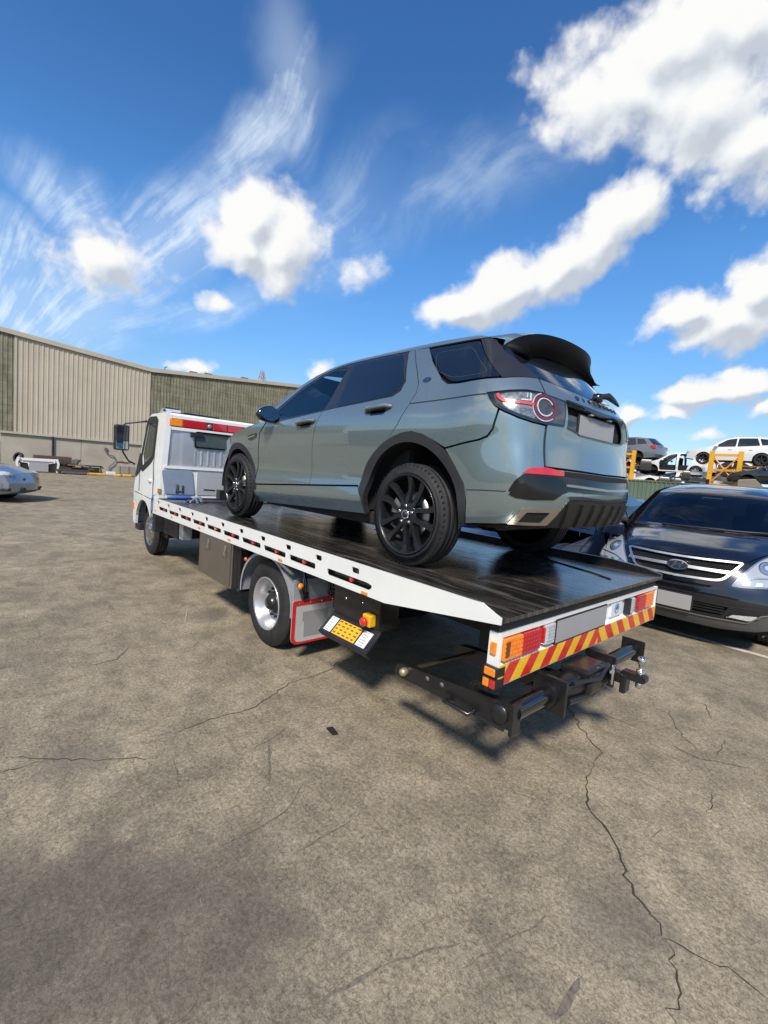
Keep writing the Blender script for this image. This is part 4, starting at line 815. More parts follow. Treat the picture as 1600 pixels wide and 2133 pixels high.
        # glass and its black surrounds
        fg = rounded([(1.97, 1.085), (1.128, 1.162), (1.075, 1.570), (1.20, 1.570), (1.45, 1.508), (1.70, 1.392), (1.869, 1.285), (2.01, 1.165)], [.02, .03, .03, .02, .02, .02, .02, .03], 3)
        rg = rounded([(.957, 1.178), (.29, 1.233), (.232, 1.334), (.40, 1.588), (1.01, 1.585)], [.02, .05, .03, .03, .02], 4)
        qg = rounded([(.115, 1.585), (-.34, 1.578), (-.662, 1.292), (-.22, 1.287), (-.075, 1.389)], [.02, .03, .03, .07, .03], 5)
        tr = [(2.16, 1.075), (1.95, 1.068), (1.5, 1.116), (1.128, 1.153), (.957, 1.171), (.6, 1.198), (.276, 1.225), (.215, 1.30), (.222, 1.36), (.34, 1.603), (.7, 1.607), (1.08, 1.597), (1.25, 1.580), (1.46, 1.532), (1.70, 1.425), (1.9, 1.30), (2.08, 1.17)]
        panel('window_surround', S, f(tr), TRIM, T, off=-.004, depth=.006, holes=[f(fg)])
        panel('front_side_window', S, f(fg), CLEAR, T, off=-.006, depth=.001); panel('rear_side_window', S, f(rg), PRIV, T, off=-.001, depth=.004)
        panel('quarter_window', S, f(qg), PRIV, T, off=-.002, depth=.004)
        ql = MB(); strip(S, f(rounded([(.03, 1.54), (-.29, 1.535), (-.56, 1.32), (-.22, 1.318), (-.05, 1.39)], .06, 5)), .003, -.002, ql, True, .001); ql.build('quarter_frit', mat('frit_line', (.05, .055, .06), .3), T)
        dp = [(-.34, 1.592), (-.49, 1.592), (-.60, 1.575), (-.70, 1.50), (-.90, 1.40), (-1.0, 1.305), (-.90, 1.303), (-.779, 1.295), (-.673, 1.286)]
        panel('rear_pillar', S, f(dp), TRIM, T, off=-.002, depth=.006)
        # roof rail band above the glass
        band = [(2.30, 1.105), (2.15, 1.215), (1.95, 1.345), (1.75, 1.455), (1.563, 1.538), (1.37, 1.588), (1.18, 1.618), (.95, 1.64), (.7, 1.65), (.4, 1.653), (0, 1.645), (-.25, 1.632), (-.47, 1.60)]+[(-.34, 1.598), (.125, 1.606), (.7, 1.611), (1.08, 1.601), (1.25, 1.584), (1.46, 1.536), (1.70, 1.429), (1.9, 1.304), (2.08, 1.174), (2.16, 1.08), (2.25, 1.08)]
        panel('roof_side', S, f(band), PAINT, T, depth=.01)
        # vent on the wing, small badge on the pillar
        vb = panel('wing_vent', S, f(rounded([(2.51, .948), (2.30, .972), (2.285, .955), (2.30, .925), (2.43, .893), (2.50, .905)], .012)), GLOSSB, T, off=.004, depth=.006); v2 = MB(); strip(S, f([(2.49, .925), (2.33, .948)]), .012, .004, v2); v2.build('vent_slat', CHROME, vb)
        bo = panel('pillar_badge', S, f([(-.003+.042*cos(a), 1.322+.022*sin(a)) for a in np.linspace(0, 2*pi, 20, False)]), CHROME, T, off=.003, depth=.004, step=.02); panel('badge_face', S, f([(-.003+.034*cos(a), 1.322+.016*sin(a)) for a in np.linspace(0, 2*pi, 20, False)]), mat('badge_dark', (.02, .03, .028), .3), bo, off=.0042, depth=.001, step=.02)
        bl = MB()
        for k in range(4): a = .018-.012*k; strip(S, f([(-.003+a, 1.317), (-.003+a-.004, 1.328)]), .004, .0045, bl, h=.001)
        bl.build('badge_print', CHROME, bo)
        # fuel flap on the right is hidden; mirror
        s = 1-2*i; m_ = MB(); cx, cy, cz = 1.93, .985*s, 1.145
        bm = bmesh.new(); bmesh.ops.create_uvsphere(bm, u_segments=24, v_segments=14, radius=1)
        for v in bm.verts:
            x, y, z = v.co; px = (abs(x)**.75)*(1 if x > 0 else -1); v.co = Vector((cx+(.10*px if x > 0 else .045*px), cy+.125*y*(1-.18*z), cz+.082*z*(1-.12*y*s)))
        bm.verts.index_update(); m_.add([v.co.copy() for v in bm.verts], [[v.index for v in f_.verts] for f_ in bm.faces], True); bm.free()
        mo = m_.build('wing_mirror', GLOSSB, T); g2 = MB(); pts = [(cx-.047, cy+.105*cos(a), cz+.065*sin(a)) for a in np.linspace(0, 2*pi, 24, False)]; g2.add(pts+[(cx-.043, p[1], p[2]) for p in pts], [tuple(range(24)), tuple(range(47, 23, -1))]); g2.build('mirror_glass', mat('mirror_glass', (.66, .68, .70), .03, 1.), mo)
        MB().tube([(1.95, .90*s, 1.09), (1.95, .95*s, 1.10), (1.95, .99*s, 1.12)], [.03, .026, .03], 10).build('mirror_foot', GLOSSB, mo)
    # ---- roof, bonnet, windscreen, nose
    def loft(name, m, A, B, crown, n=14, par=T, ns=1):
        mb = MB(); vs = []; k = len(A)
        for a, b in zip(A, B):
            for j in range(n+1): q = j/n; p = Vector(a).lerp(Vector(b), q); p.z += crown*(1-(2*q-1)**2); vs.append(p)
        mb.add(vs, [(i*(n+1)+j, i*(n+1)+j+1, (i+1)*(n+1)+j+1, (i+1)*(n+1)+j) for i in range(k-1) for j in range(n)], True); return mb.build(name, m, par)
    rl = [(1.563, 1.538), (1.37, 1.588), (1.18, 1.618), (.95, 1.64), (.7, 1.65), (.4, 1.653), (0, 1.645), (-.25, 1.632), (-.42, 1.607)]
    A = S.at([p[0] for p in rl], [p[1] for p in rl]); loft('roof', PAINT, A, A*[1, -1, 1], .055)
    wl = [(1.563, 1.538), (1.75, 1.455), (1.95, 1.345), (2.15, 1.215), (2.30, 1.105)]; A = S.at([p[0] for p in wl], [p[1] for p in wl]); B = A*[1, -1, 1]; 
    mb = MB(); vs = []
    for a, b in zip(A, B):
        for j in range(15): q = j/14; p = Vector(a).lerp(Vector(b), q); k = 1-(2*q-1)**2; p.x += .16*k; p.z += .03*k; vs.append(p)
    mb.add(vs, [(i*15+j, i*15+j+1, i*15+j+16, i*15+j+15) for i in range(4) for j in range(14)], True); mb.build('windscreen', CLEAR, T)
    hl = [(2.14, 1.082), (2.25, 1.088), (2.5, 1.05), (2.9, .985), (3.2, .905), (3.40, .82)]; A = S.at([p[0] for p in hl], [p[1] for p in hl]); loft('bonnet', PAINT, A, A*[1, -1, 1], .055)
    nz = [(3.44, z) for z in (.30, .40, .52, .66, .82)]; A = S.at([p[0] for p in nz], [p[1] for p in nz]); mb = MB(); vs = []
    for a in A:
        for j in range(15): q = j/14; vs.append((a[0]+.20*(1-(2*q-1)**2), a[1]*(1-2*q), a[2]))
    mb.add(vs, [(i*15+j, i*15+j+1, i*15+j+16, i*15+j+15) for i in range(4) for j in range(14)], True); mb.build('front_bumper', PAINT, T)
    for s in (1, -1): MB().box((3.36, s*.45, .66), (3.52, s*.72, .80), .03).build('headlamp', LENSW, T)
    MB().box((3.50, -.42, .52), (3.655, .42, .74), .02).build('front_grille', GLOSSB, T)
    ra = MB().prism([(0, 0), (.16, 0), (-.04, .075)], -.012, .012, 'xz'); ra.v = [(x+.38-.0, y, z+1.70) for x, y, z in ra.v]; ra.build('roof_aerial', GLOSSB, T)
    # ---- rear bumper with its black insert, reflectors, exhaust trims and diffuser
    top = [(-.305, .832), (-.45, .866), (-.55, .887), (-.602, .909), (-.636, .953), (-.658, 1.03), (-.669, 1.072), (-.697, 1.059), (-.786, 1.026), (-.883, 1.005), (-.979, .995), (-.975, .87), (-.968, .744), (-1.1, .742), (-1.605, .735)]
    half = top+[(-1.605, .40), (-1.2, .40), (-.99, .40), (-.733, .392), (-.595, .376), (-.478, .362)]+[p for p in [(-.475, .50), (-.445, .62), (-.385, .72)]]
    full = top+mir(top)[1:]+mir([(-1.605, .40), (-1.2, .40), (-.99, .40), (-.733, .392), (-.595, .376), (-.478, .362), (-.475, .50), (-.445, .62), (-.385, .72)])+[(-1.605, .40), (-1.2, .40), (-.99, .40), (-.733, .392), (-.595, .376), (-.478, .362), (-.475, .50), (-.445, .62), (-.385, .72)]
    ins = rounded([(-.706, .587), (-.751, .655), (-.829, .704), (-1.09, .706), (-1.383, .695), (-1.61, .690)], [.02, .03, .03, 0, 0, 0], 3); insb = [(-1.61, .600), (-1.30, .606), (-1.124, .612), (-1.059, .592), (-.996, .555), (-.853, .548), (-.758, .553), (-.715, .570)]
    fullins = ins+mir(ins)[1:]+mir(insb)[1:]+insb[:-1] if False else ins[:-1]+mir(ins[:-1]) + mir(insb[1:]) + insb[1:]
    bump = panel('rear_bumper', S, full, PAINT, T, gap=gap, depth=.02, holes=[])
    cr = MB(); strip(S, [(-.47, .577), (-.56, .583), (-.70, .588)], .006, -.003, cr); cr.build('bumper_crease', LIN, bump)
    pi_ = panel('bumper_insert', S, fullins, mat('insert_black', (.006, .006, .007), .22, coat=.25, var=.2), bump, off=.004, depth=.01)
    for f in sides:
        panel('rear_reflector', S, f(rounded([(-.812, .703), (-.876, .737), (-.974, .747), (-1.10, .730), (-1.093, .704), (-.959, .703)], .008)), RED, bump, off=.008, depth=.01)
        ps = MB(); q = S.at([f([(-.80, .655)])[0][0]], [.655])[0]; n = S.nrm([f([(-.80, .655)])[0][0]], [.655])[0]; ps.tube([q+n*.003, q+n*.008], .016, 14); ps.build('parking_sensor', PLASTIC, pi_)
        ex = [(-.728, .393), (-.805, .494), (-1.06, .505), (-.99, .398)]; exi = [(-.80, .412), (-.842, .474), (-.985, .480), (-.945, .415)]
        panel('exhaust_trim', S, f(rounded(ex, .012)), mat('satin_metal', (.55, .52, .46), .3, 1., var=.05), bump, off=.010, depth=.015, holes=[f(rounded(exi, .008))])
        panel('exhaust_opening', S, f(exi), DARK, bump, off=-.02 if False else .004, depth=.002)
    ms = panel('insert_mesh', S, [(-1.105, .703), (-1.105, .734), (-1.61, .728), (-2.115, .734), (-2.115, .703), (-1.61, .690)], DARK, pi_, off=.006, depth=.008)
    sl = MB(); strip(S, [(-1.10, .648), (-1.35, .640), (-1.61, .634), (-1.87, .640), (-2.12, .648)], .016, .003, sl, h=.012); sl.build('insert_rib', mat('grey_rib', (.16, .175, .18), .3, coat=.5), pi_)
    df = [(-.985, .400), (-1.02, .45), (-1.12, .560), (-1.20, .566), (-1.61, .552)]; dfb = [(-1.61, .385), (-1.0, .385)]
    dif = panel('diffuser', S, df[:-1]+mir(df[:-1])+[(-2.22, .385), (-1.61, .385), (-1.0, .385)], mat('diffuser_black', (.012, .012, .012), .42, var=.3, dirt=.3, dcol=(.04, .035, .03)), bump, off=.006, depth=.03)
    for s in (-1.12, -1.28, -1.44, -1.61, -1.78, -1.94, -2.10): dr = MB(); strip(S, [(s, .39), (s, .46), (s, .535)], .03, .006, dr, h=.014); dr.build('diffuser_fin', mat('diffuser_black', (.012, .012, .012), .42), dif)
    dr = MB(); strip(S, [(-1.13, .574), (-1.25, .579), (-1.61, .566), (-1.97, .579), (-2.09, .574)], .014, .004, dr, h=.012); dr.build('diffuser_lip', CLAD, dif)
    # ---- tailgate
    rec = [(-1.150, 1.165), (-1.334, 1.150), (-1.61, 1.140)]; recb = [(-1.61, .962), (-1.45, .965), (-1.28, .970), (-1.235, .985), (-1.150, 1.003)]
    rp = rec[:-1]+mir(rec[:-1])+mir(recb[1:])+recb[1:] if False else rec+mir(rec)[1:]+mir(recb)[:-1]+recb[:]
    tgt = [(-.988, 1.303), (-1.086, 1.288), (-1.26, 1.262), (-1.46, 1.245), (-1.61, 1.240)]
    tg = tgt+mir(tgt)[1:]+mir([(-.974, .752), (-1.2, .748), (-1.61, .741)])[::1][::-1][::-1]
    tg = tgt+mir(tgt)[1:]+[(-3.22+.974, .752), (-3.22+1.2, .748), (-1.61, .741), (-1.2, .748), (-.974, .752), (-.985, .87), (-.990, 1.0), (-.991, 1.19)]
    gate = panel('tailgate', S, tg, PAINT, T, gap=gap, holes=[rp], depth=.03)
    pr = panel('plate_recess', S, shrink(rp, -.03), DARK, gate, off=-.055, depth=.002)
    gz = MB(); strip(S, [(-1.150, 1.166), (-1.334, 1.151), (-1.61, 1.141), (-1.886, 1.151), (-2.07, 1.166)], .018, .0, gz, h=.010); gz.build('recess_garnish', GLOSSB, gate)
    gz = MB(); strip(S, [(-1.150, 1.003), (-1.235, .985), (-1.28, .970), (-1.45, .965), (-1.61, .962), (-1.77, .965), (-1.94, .970), (-1.985, .985), (-2.07, 1.003)], .008, .0, gz, h=.005); gz.build('recess_edge', GLOSSB, gate)
    bk = panel('recess_lamp_panel', S, [(-1.155, 1.09), (-1.25, 1.085), (-1.25, .985), (-1.155, 1.01)], PRIV, gate, off=-.01, depth=.004); MB().box((-.897, -.275, .972), (-.880, .290, 1.118), .004).build('number_plate_frame', PLASTIC, gate); MB().box((-.9005, -.262, .982), (-.894, .277, 1.108), .002).build('number_plate', PLATE, gate)
    for y in (.16, -.13): MB().box((-.925, y-.02, 1.118), (-.90, y+.02, 1.126), .003).build('plate_lamp', LENSW, gate)
    word = 'DISCOVERY'; LM = mat('letter_black', (.012, .012, .013), .3, coat=.5)
    for i, ch in enumerate(word):
        s = -1.61+.305-.61*i/(len(word)-1); z = 1.208; p = S.at([s], [z])[0]; n = Vector(S.nrm([s], [z])[0]); x = Vector((S.at([s-.01], [z])[0]-S.at([s+.01], [z])[0])).normalized(); y = n.cross(x).normalized(); p = Vector(p)+n*.002
        M = Matrix(((x.x, y.x, n.x, p.x), (x.y, y.y, n.y, p.y), (x.z, y.z, n.z, p.z), (0, 0, 0, 1))); text_on('letter', ch, .046, LM, gate, M, .003, (1.15, 1))
    rgl = [(-1.0, 1.310), (-1.086, 1.296), (-1.26, 1.270), (-1.46, 1.253), (-1.61, 1.248)]; rgt = [(-1.61, 1.60), (-1.2, 1.60), (-.82, 1.585), (-.72, 1.50), (-.90, 1.40)]
    panel('rear_window', S, rgl+mir(rgl)[1:]+mir(rgt)[:-1]+rgt[:], PRIV, T, off=-.004, depth=.004)
    w = MB(); p = Vector(S.at([-1.63], [1.265])[0]); w.lathe([(0, -.055), (.03, -.05), (.036, -.02), (.036, 0)], (p.x-.0, p.y, p.z), 'x', 16); wo = w.build('wiper_motor_cap', GLOSSB, T)
    MB().tube([p+Vector((-.04, 0, .012)), p+Vector((-.065, -.06, .02)), p+Vector((-.05, -.20, .012)), p+Vector((-.03, -.34, .0))], [.016, .024, .018, .008], 10).build('rear_wiper', PLASTIC, T)
    # ---- tail lamps
    tl = [(-.580, 1.175), (-.653, 1.183), (-.729, 1.191), (-.853, 1.200), (-.984, 1.194), (-1.145, 1.170), (-1.120, 1.002), (-.987, 1.002), (-.883, 1.012), (-.786, 1.033), (-.697, 1.066), (-.640, 1.096), (-.605, 1.133)]
    HOUS = mat('lamp_housing_black', (.010, .010, .012), .15, coat=1); CL = mat('lamp_clear', (.17, .18, .19), .22, .35, coat=1, var=.6, scale=70, coat_rough=.02); LR = mat('lamp_red', (.62, .05, .04), .2, coat=1, var=.15); LDR = mat('lamp_dark_red', (.15, .018, .022), .2, coat=1, var=.2); SMK = mat('lamp_smoke', (.05, .052, .055), .12, coat=1, var=.3, scale=30)
    for f in sides:
        o = panel('tail_lamp', S, f(rounded(tl, .006, 2)), HOUS, T, off=.002, depth=.02)
        panel('lamp_lens', S, f(shrink([(-.625, 1.163), (-.729, 1.180), (-.853, 1.188), (-1.0, 1.180), (-1.128, 1.160), (-1.108, 1.016), (-.987, 1.016), (-.883, 1.027), (-.786, 1.048), (-.705, 1.078), (-.652, 1.106)], .0)), SMK, o, off=.004, depth=.003)
        panel('lamp_reflector', S, f([(-.668, 1.165), (-.729, 1.178), (-.845, 1.186), (-.905, 1.175), (-.862, 1.105), (-.905, 1.040), (-.883, 1.030), (-.786, 1.052), (-.72, 1.075), (-.69, 1.10)]), CL, o, off=.0055, depth=.002)
        c = (-.962, 1.104); ring = lambda r0, a0, a1, n=26: [(c[0]-r0*1.03*cos(a), c[1]+r0*.98*sin(a)) for a in np.linspace(a0, a1, n)]
        m1 = MB(); strip(S, f(ring(.072, 0, 2*pi-.24, 30)), .017, .006, m1, True, .004); m1.build('lamp_ring', LDR, o)
        m1 = MB(); strip(S, f(ring(.054, radians(20), radians(330), 24)), .008, .006, m1, False, .004); m1.build('lamp_ring', LENSW, o)
        m1 = MB(); strip(S, f(ring(.085, radians(100), radians(310), 20)), .006, .006, m1, False, .003); m1.build('lamp_ring', LENSW, o)
        m1 = MB(); strip(S, f(catmull([(-.648, 1.166), (-.668, 1.140), (-.70, 1.122), (-.76, 1.117), (-.885, 1.112)], 4)), [.022, .020, .014, .014, .016], .0075, m1, False, .004); m1.build('lamp_light_guide', LR, o)
        m1 = MB(); strip(S, f([(-.80, 1.135), (-.862, 1.135), (-.87, 1.18)]), .010, .0065, m1, False, .003); strip(S, f([(-.85, 1.18), (-.84, 1.15)]), .006, .0065, m1, False, .003); m1.build('lamp_chrome_edge', LENSW, o)
    # ---- spoiler
    ys = np.concatenate([np.linspace(-.60, -.40, 11), np.linspace(-.36, .36, 19), np.linspace(.40, .60, 11)]); ay = abs(ys)
    cs = lambda xk, v: (_basis(np.array(xk), _spl(np.array(xk)), ay)@np.array(v))
    xt = cs([0, .15, .3, .42, .5, .57, .6], [-.675, -.67, -.645, -.605, -.565, -.515, -.485]); zt = cs([0, .15, .3, .42, .5, .57, .6], [1.652, 1.650, 1.645, 1.632, 1.608, 1.565, 1.535]); zf = cs([0, .3, .5, .6], [1.675, 1.668, 1.645, 1.608]); zu = cs([0, .3, .45, .52, .6], [1.515, 1.51, 1.48, 1.462, 1.48])
    P1 = [(-.34, y, zf[i]) for i, y in enumerate(ys)]; P1b = [(-.48-.02, y, (zf[i]*.45+zt[i]*.55)+.010) for i, y in enumerate(ys)]; P2 = [(xt[i], y, zt[i]) for i, y in enumerate(ys)]; P3 = [(xt[i]+.004, y, zt[i]-.022) for i, y in enumerate(ys)]; P4 = [(-.615-.02*(abs(y) > .49)+.14*(abs(y) > .58), y*.97, zu[i]) for i, y in enumerate(ys)]
    n = len(ys); g = MB(); g.add(P1+P1b+P2, [(k*n+i, k*n+i+1, (k+1)*n+i+1, (k+1)*n+i) for k in range(2) for i in range(n-1)], True); sp = g.build('spoiler', PAINT, T)
    g = MB(); g.add(P2+P3+P4+[(-.36, y*.97, zf[i]-.09) for i, y in enumerate(ys)], [(k*n+i, k*n+i+1, (k+1)*n+i+1, (k+1)*n+i) for k in range(3) for i in range(n-1)], True)
    g.build('spoiler_underside', mat('spoiler_black', (.005, .005, .006), .4, var=.2, spec=.15), sp)
    # ---- wheels
    RIM = mat('matt_black_rim', (.013, .014, .017), .36, .25, var=.15, coat=.2)
    def wheel(x, z, s):
        y = s*.905; R = .364; w = MB(); tyre(w, (x, y-s*.115, R+z), R, .274, .232); wo = w.build('wheel', RUBBER, T)
        L = lambda p: [(r, o*s) for r, o in p]; C_ = (x, y, R+z)
        MB().lathe(L([(.276, -.02), (.287, -.006), (.287, .002), (.281, .004), (.272, -.004), (.265, -.018), (.260, -.05), (.25, -.16), (.0, -.165)]), C_, 'y', 56).build('rim', RIM, wo)
        MB().lathe(L([(.165, -.10), (.165, -.075), (.06, -.075), (.05, -.10)]), C_, 'y', 40).build('brake_disc', mat('brake_steel', (.30, .29, .28), .35, 1.), wo)
        cal = MB(); a0 = radians(160 if x > 1 else 20); cal.lathe(L([(.105, -.068), (.105, -.035), (.172, -.035), (.18, -.06), (.18, -.11)]), C_, 'y', 8, True, a0-.35, a0+.35); cal.build('brake_caliper', mat('caliper', (.28, .27, .25), .45, .6), wo)
        hub = MB().lathe(L([(.088, -.09), (.088, -.03), (.078, -.016), (.05, -.012), (.042, -.016), (.0, -.016)]), C_, 'y', 32); hub = hub.build('hub', RIM, wo)
        MB().lathe(L([(.036, -.014), (.036, -.004), (.03, -.001), (.024, -.003), (0, -.003)]), C_, 'y', 28).build('centre_cap', CHROME, wo); MB().lathe(L([(.022, -.002), (.022, 0), (0, 0)]), C_, 'y', 20).build('cap_badge', mat('badge_dark', (.02, .03, .028), .3), wo)
        nb = MB()
        for k in range(5): a = radians(90+72*k); nb.lathe(L([(.013, -.03), (.013, .0), (.009, .006), (0, .006)]), (x+.063*cos(a), y-s*.008, R+z+.063*sin(a)), 'y', 8)
        nb = nb.build('wheel_nut', CHROME, wo); nb['kind'] = 'stuff'
        for k in range(5):
            for q in (-1, 1):
                th = radians(72*k); a_h, a_r = th+q*radians(10), th+q*radians(21.5); m = MB(); vs = []; st = 9
                for j in range(st):
                    u = j/(st-1); r = .060+(.270-.060)*u; a = a_h+(a_r-a_h)*(u**.8)+q*radians(5)*sin(pi*u)*(1 if q > 0 else .2); wd = .020-.004*sin(pi*u)+.009*u**2; d = -.012-.016*sin(pi*u*.9)+.012*u
                    ca, sa = cos(a), sin(a); px, pz = r*ca, r*sa; tx, tz = -sa, ca
                    for o, h in ((-wd, -.03), (-wd*.82, 0), (wd*.82, 0), (wd, -.03)): vs.append((x+px+tx*o, y+s*(d+h), R+z+pz+tz*o))
                fs = [(4*j+i, 4*j+i+1, 4*j+i+5, 4*j+i+4) for j in range(st-1) for i in range(3)]; m.add(vs, fs, False); m.build('spoke', RIM, wo)
            th = radians(72*k); r = .068; m = MB()
        v = MB(); a = radians(-43 if s > 0 else 40); v.tube([(x+.26*cos(a), y-s*.02, R+z+.26*sin(a)), (x+.235*cos(a), y-s*.012, R+z+.235*sin(a))], .005, 8); v.build('tyre_valve', CHROME, wo)
        sw = MB()
        for k in range(56): a = 2*pi*k/56; sw.box((-.003, -.014, -.002), (.003, .014, .002), 0, Matrix.Translation((x+(R-.010)*cos(a), y-s*.018, R+z+(R-.010)*sin(a)))@Matrix.Rotation(-a+pi/2, 4, 'Y'))
        o = sw.build('shoulder_block', DARK, wo); o['kind'] = 'stuff'
        return wo
    for s in (1, -1): wheel(0, 0, s); wheel(2.79, .024, s)
    # ---- underneath and inside
    MB().box((-.78, -.66, .37), (-.10, .66, .47), .02).build('rear_underbody', UNDER, T); MB().box((.5, -.76, .22), (2.3, .76, .33), .02).build('floor_pan', UNDER, T); MB().box((-.5, -.72, .60), (3.4, .72, .64)).build('inner_floor', LIN, T)
    MB().tube([(-.55, .5, .36), (-.35, .52, .36), (.3, .45, .34), (2.2, .1, .28)], .04, 10).build('exhaust_pipe', mat('rusty_pipe', (.13, .07, .045), .7, .3, var=.4), T); MB().tube([(-.60, .62, .385), (-.60, -.55, .385)], .06, 14).build('silencer', mat('dirty_steel', (.10, .085, .07), .6, .5, var=.4), T)
    MB().tube([(0, .8, .36), (0, -.8, .36)], .05, 12).build('rear_axle', UNDER, T); MB().tube([(2.79, .8, .38), (2.79, -.8, .38)], .05, 12).build('front_axle', UNDER, T)
    for cx, r in ((RC[0], .50), (FC[0], .47)):
        for s in (1, -1): MB().lathe([(r, 0), (r, -s*.36), (0, -s*.36)], (cx, s*.86, .38), 'y', 28, True, radians(-4), radians(184)).build('arch_liner', LIN, T)
    SEAT = mat('seat_cloth', (.03, .03, .032), .8, var=.2)
    for s in (1, -1):
        o = MB().box((1.15, s*.40-.25, .64), (1.68, s*.40+.25, .82), .05).build('front_seat', SEAT, T); m = MB(); m.box((-.07, -.24, 0), (.07, .24, .58), .05); m.v = [(1.18+x-.3*z*.6, s*.40+y, .80+z) for x, y, z in m.v]; m.build('seat_back', SEAT, o); m = MB(); m.box((-.05, -.13, 0), (.05, .13, .17), .04); m.v = [(1.05+x, s*.40+y, 1.40+z) for x, y, z in m.v]; m.build('headrest', SEAT, o)
    MB().prism([(2.05, .66), (2.0, .98), (2.05, 1.06), (2.5, 1.08), (2.5, .66)], -.70, .70, 'xz').build('dashboard', SEAT, T); MB().box((.2, -.7, .64), (.5, .7, 1.25), .05).build('rear_seat', SEAT, T)
    m = MB(); pts = [(1.82+.06*sin(a)*.4, -.38+.185*cos(a), 1.02+.175*sin(a)) for a in np.linspace(0, 2*pi, 25)]; m.tube(pts, .015, 8, False).build('steering_wheel', PLASTIC, T)
    return T
SUV = make_suv()
# ------------------------------------------------------------------ the dark blue van parked beside the truck
def glass_mat(name, col, f=1.1):
    m = bpy.data.materials.new(name); m.use_nodes = True; t = NT(m.node_tree); t.n.remove(t.n['Principled BSDF']); out = t.n['Material Output']
    tr = t.new('ShaderNodeBsdfTransparent'); tr.inputs[0].default_value = (*col, 1); gl = t.new('ShaderNodeBsdfGlossy'); gl.inputs['Roughness'].default_value = .015; gl.inputs['Color'].default_value = (.9, .93, 1, 1)
    fr = t.new('ShaderNodeFresnel'); fr.inputs['IOR'].default_value = 1.5; mx = t.new('ShaderNodeMixShader'); t.put(mx.inputs[0], t.m('ADD', t.m('MULTIPLY', fr.outputs[0], f), .01)); t.l.new(tr.outputs[0], mx.inputs[1]); t.l.new(gl.outputs[0], mx.inputs[2]); t.l.new(mx.outputs[0], out.inputs[0]); return m
def make_van():
    S = van_surface(); T = thing('van', 'dark blue van with chrome grille parked nose out beside the truck tail', 'van', (-.753, -2.688, 0), radians(93.36))
    P = mat('dark_blue_paint', (.006, .007, .0125), .2, .2, coat=1, var=.15, scale=2, dirt=.35, dcol=(.028, .026, .026), coat_rough=.025)
    GL = glass_mat('van_glass', (.30, .36, .38), 1.25); BL = PLASTIC; MESH = mat('grille_mesh', (.008, .008, .009), .4, var=.3)
    sym = lambda h: h+[(-u, t) for u, t in h[::-1] if abs(u) > 1e-6]       # mirror a half outline given from the centre line outwards
    def ring(lo, hi): L = lo+hi[::-1]; return L+[(-u, t) for u, t in L[::-1] if abs(u) > 1e-6]
    tm = S.v[-1]
    panel('body_shell', S, [(-.94, .03), (.94, .03), (.94, 1.5), (.88, 1.66), (0, 1.58), (-.88, 1.66), (-.94, 1.5)], mat('arch_liner', (.008, .008, .008), .9), T, off=-.03, step=.1)
    bon = ring([(0, .824), (.3, .822), (.52, .826), (.62, .845), (.70, .95), (.775, 1.13), (.84, 1.40), (.878, 1.66)], [(0, 1.585), (.4, 1.61), (.7, 1.645), (.878, 1.665)][:3])
    panel('bonnet', S, bon, P, T, gap=.0035, step=.05)
    gr = rounded([(-.575, .812), (-.25, .795), (0, .790), (.25, .795), (.505+.07, .812), (.50, .70), (.43, .60), (.36, .580), (0, .566), (-.36, .580), (-.43, .60), (-.50, .70)], [.02, 0, 0, 0, .02, .02, .05, .05, 0, .05, .05, .02], 4)
    lowg = rounded([(-.36, .52), (0, .512), (.36, .52), (.29, .475), (0, .462), (-.29, .475)], .015, 3)
    inta = [(-.52, .318), (-.19, .322), (0, .323), (.19, .322), (.52, .318), (.48, .218), (.19, .208), (-.19, .208), (-.48, .218)]
    fas = ring([(0, .06), (.47, .065), (.80, .10), (.95, .16)], [(0, .820), (.3, .818), (.52, .822), (.625, .842), (.71, .95), (.785, 1.13), (.85, 1.40), (.888, 1.66), (.95, 1.72)])
    arch = [(.95, .35), (.95, .16)]
    bp = panel('front_bumper', S, fas, P, T, step=.05, holes=[gr, lowg, inta])
    bd = MB(); strip(S, [(-.95, .345), (-.53, .330), (0, .333), (.53, .330), (.95, .345)], .012, .001, bd, h=.004); bd.build('bumper_groove', BL, bp)
    vb = panel('bumper_valance', S, ring([(0, .045), (.5, .05), (.80, .09), (.955, .15)], [(0, .172), (.32, .172), (.70, .183), (.79, .285), (.955, .31)]), mat('bumper_grey', (.075, .073, .072), .45, var=.1, dirt=.4, dcol=(.11, .10, .09)), bp, off=.004, depth=.01)
    ch = MB(); strip(S, [(-.86, .30), (-.79, .282), (-.70, .185), (-.32, .176), (0, .176), (.32, .176), (.70, .185), (.79, .282), (.86, .30)], .014, .008, ch, h=.007); ch.build('bumper_trim', mat('satin_trim', (.42, .41, .40), .3, .9), bp)
    MG = []
    for nm, pl_, off in (('grille_mesh', gr, -.035), ('lower_grille', lowg, -.03), ('air_intake', inta, -.05)):
        o = panel(nm, S, pl_, MESH, bp, off=off, depth=.002, step=.05); MG.append(o)
    cells = MB()
    for t_ in np.arange(.59, .81, .020):
        for u in np.arange(-.54, .54, .028):
            q = (u+(.014 if int(round(t_/.020)) % 2 else 0), t_)
            if inside(q, shrink(gr, .015)): p = S.at([q[0]], [q[1]])[0]; n = S.nrm([q[0]], [q[1]])[0]; c = p-n*.026; cells.box(c+np.array([-.004, -.010, -.007]), c+np.array([.004, .010, .007]))
    cells = cells.build('mesh_cell', mat('mesh_edge', (.022, .022, .024), .35), MG[0]); cells['kind'] = 'stuff'
    it = MB()
    for t_ in (.24, .27, .30): strip(S, [(-.48, t_), (0, t_), (.48, t_)], .010, -.02, it, h=.015)
    it.build('intake_bar', BL, MG[2])
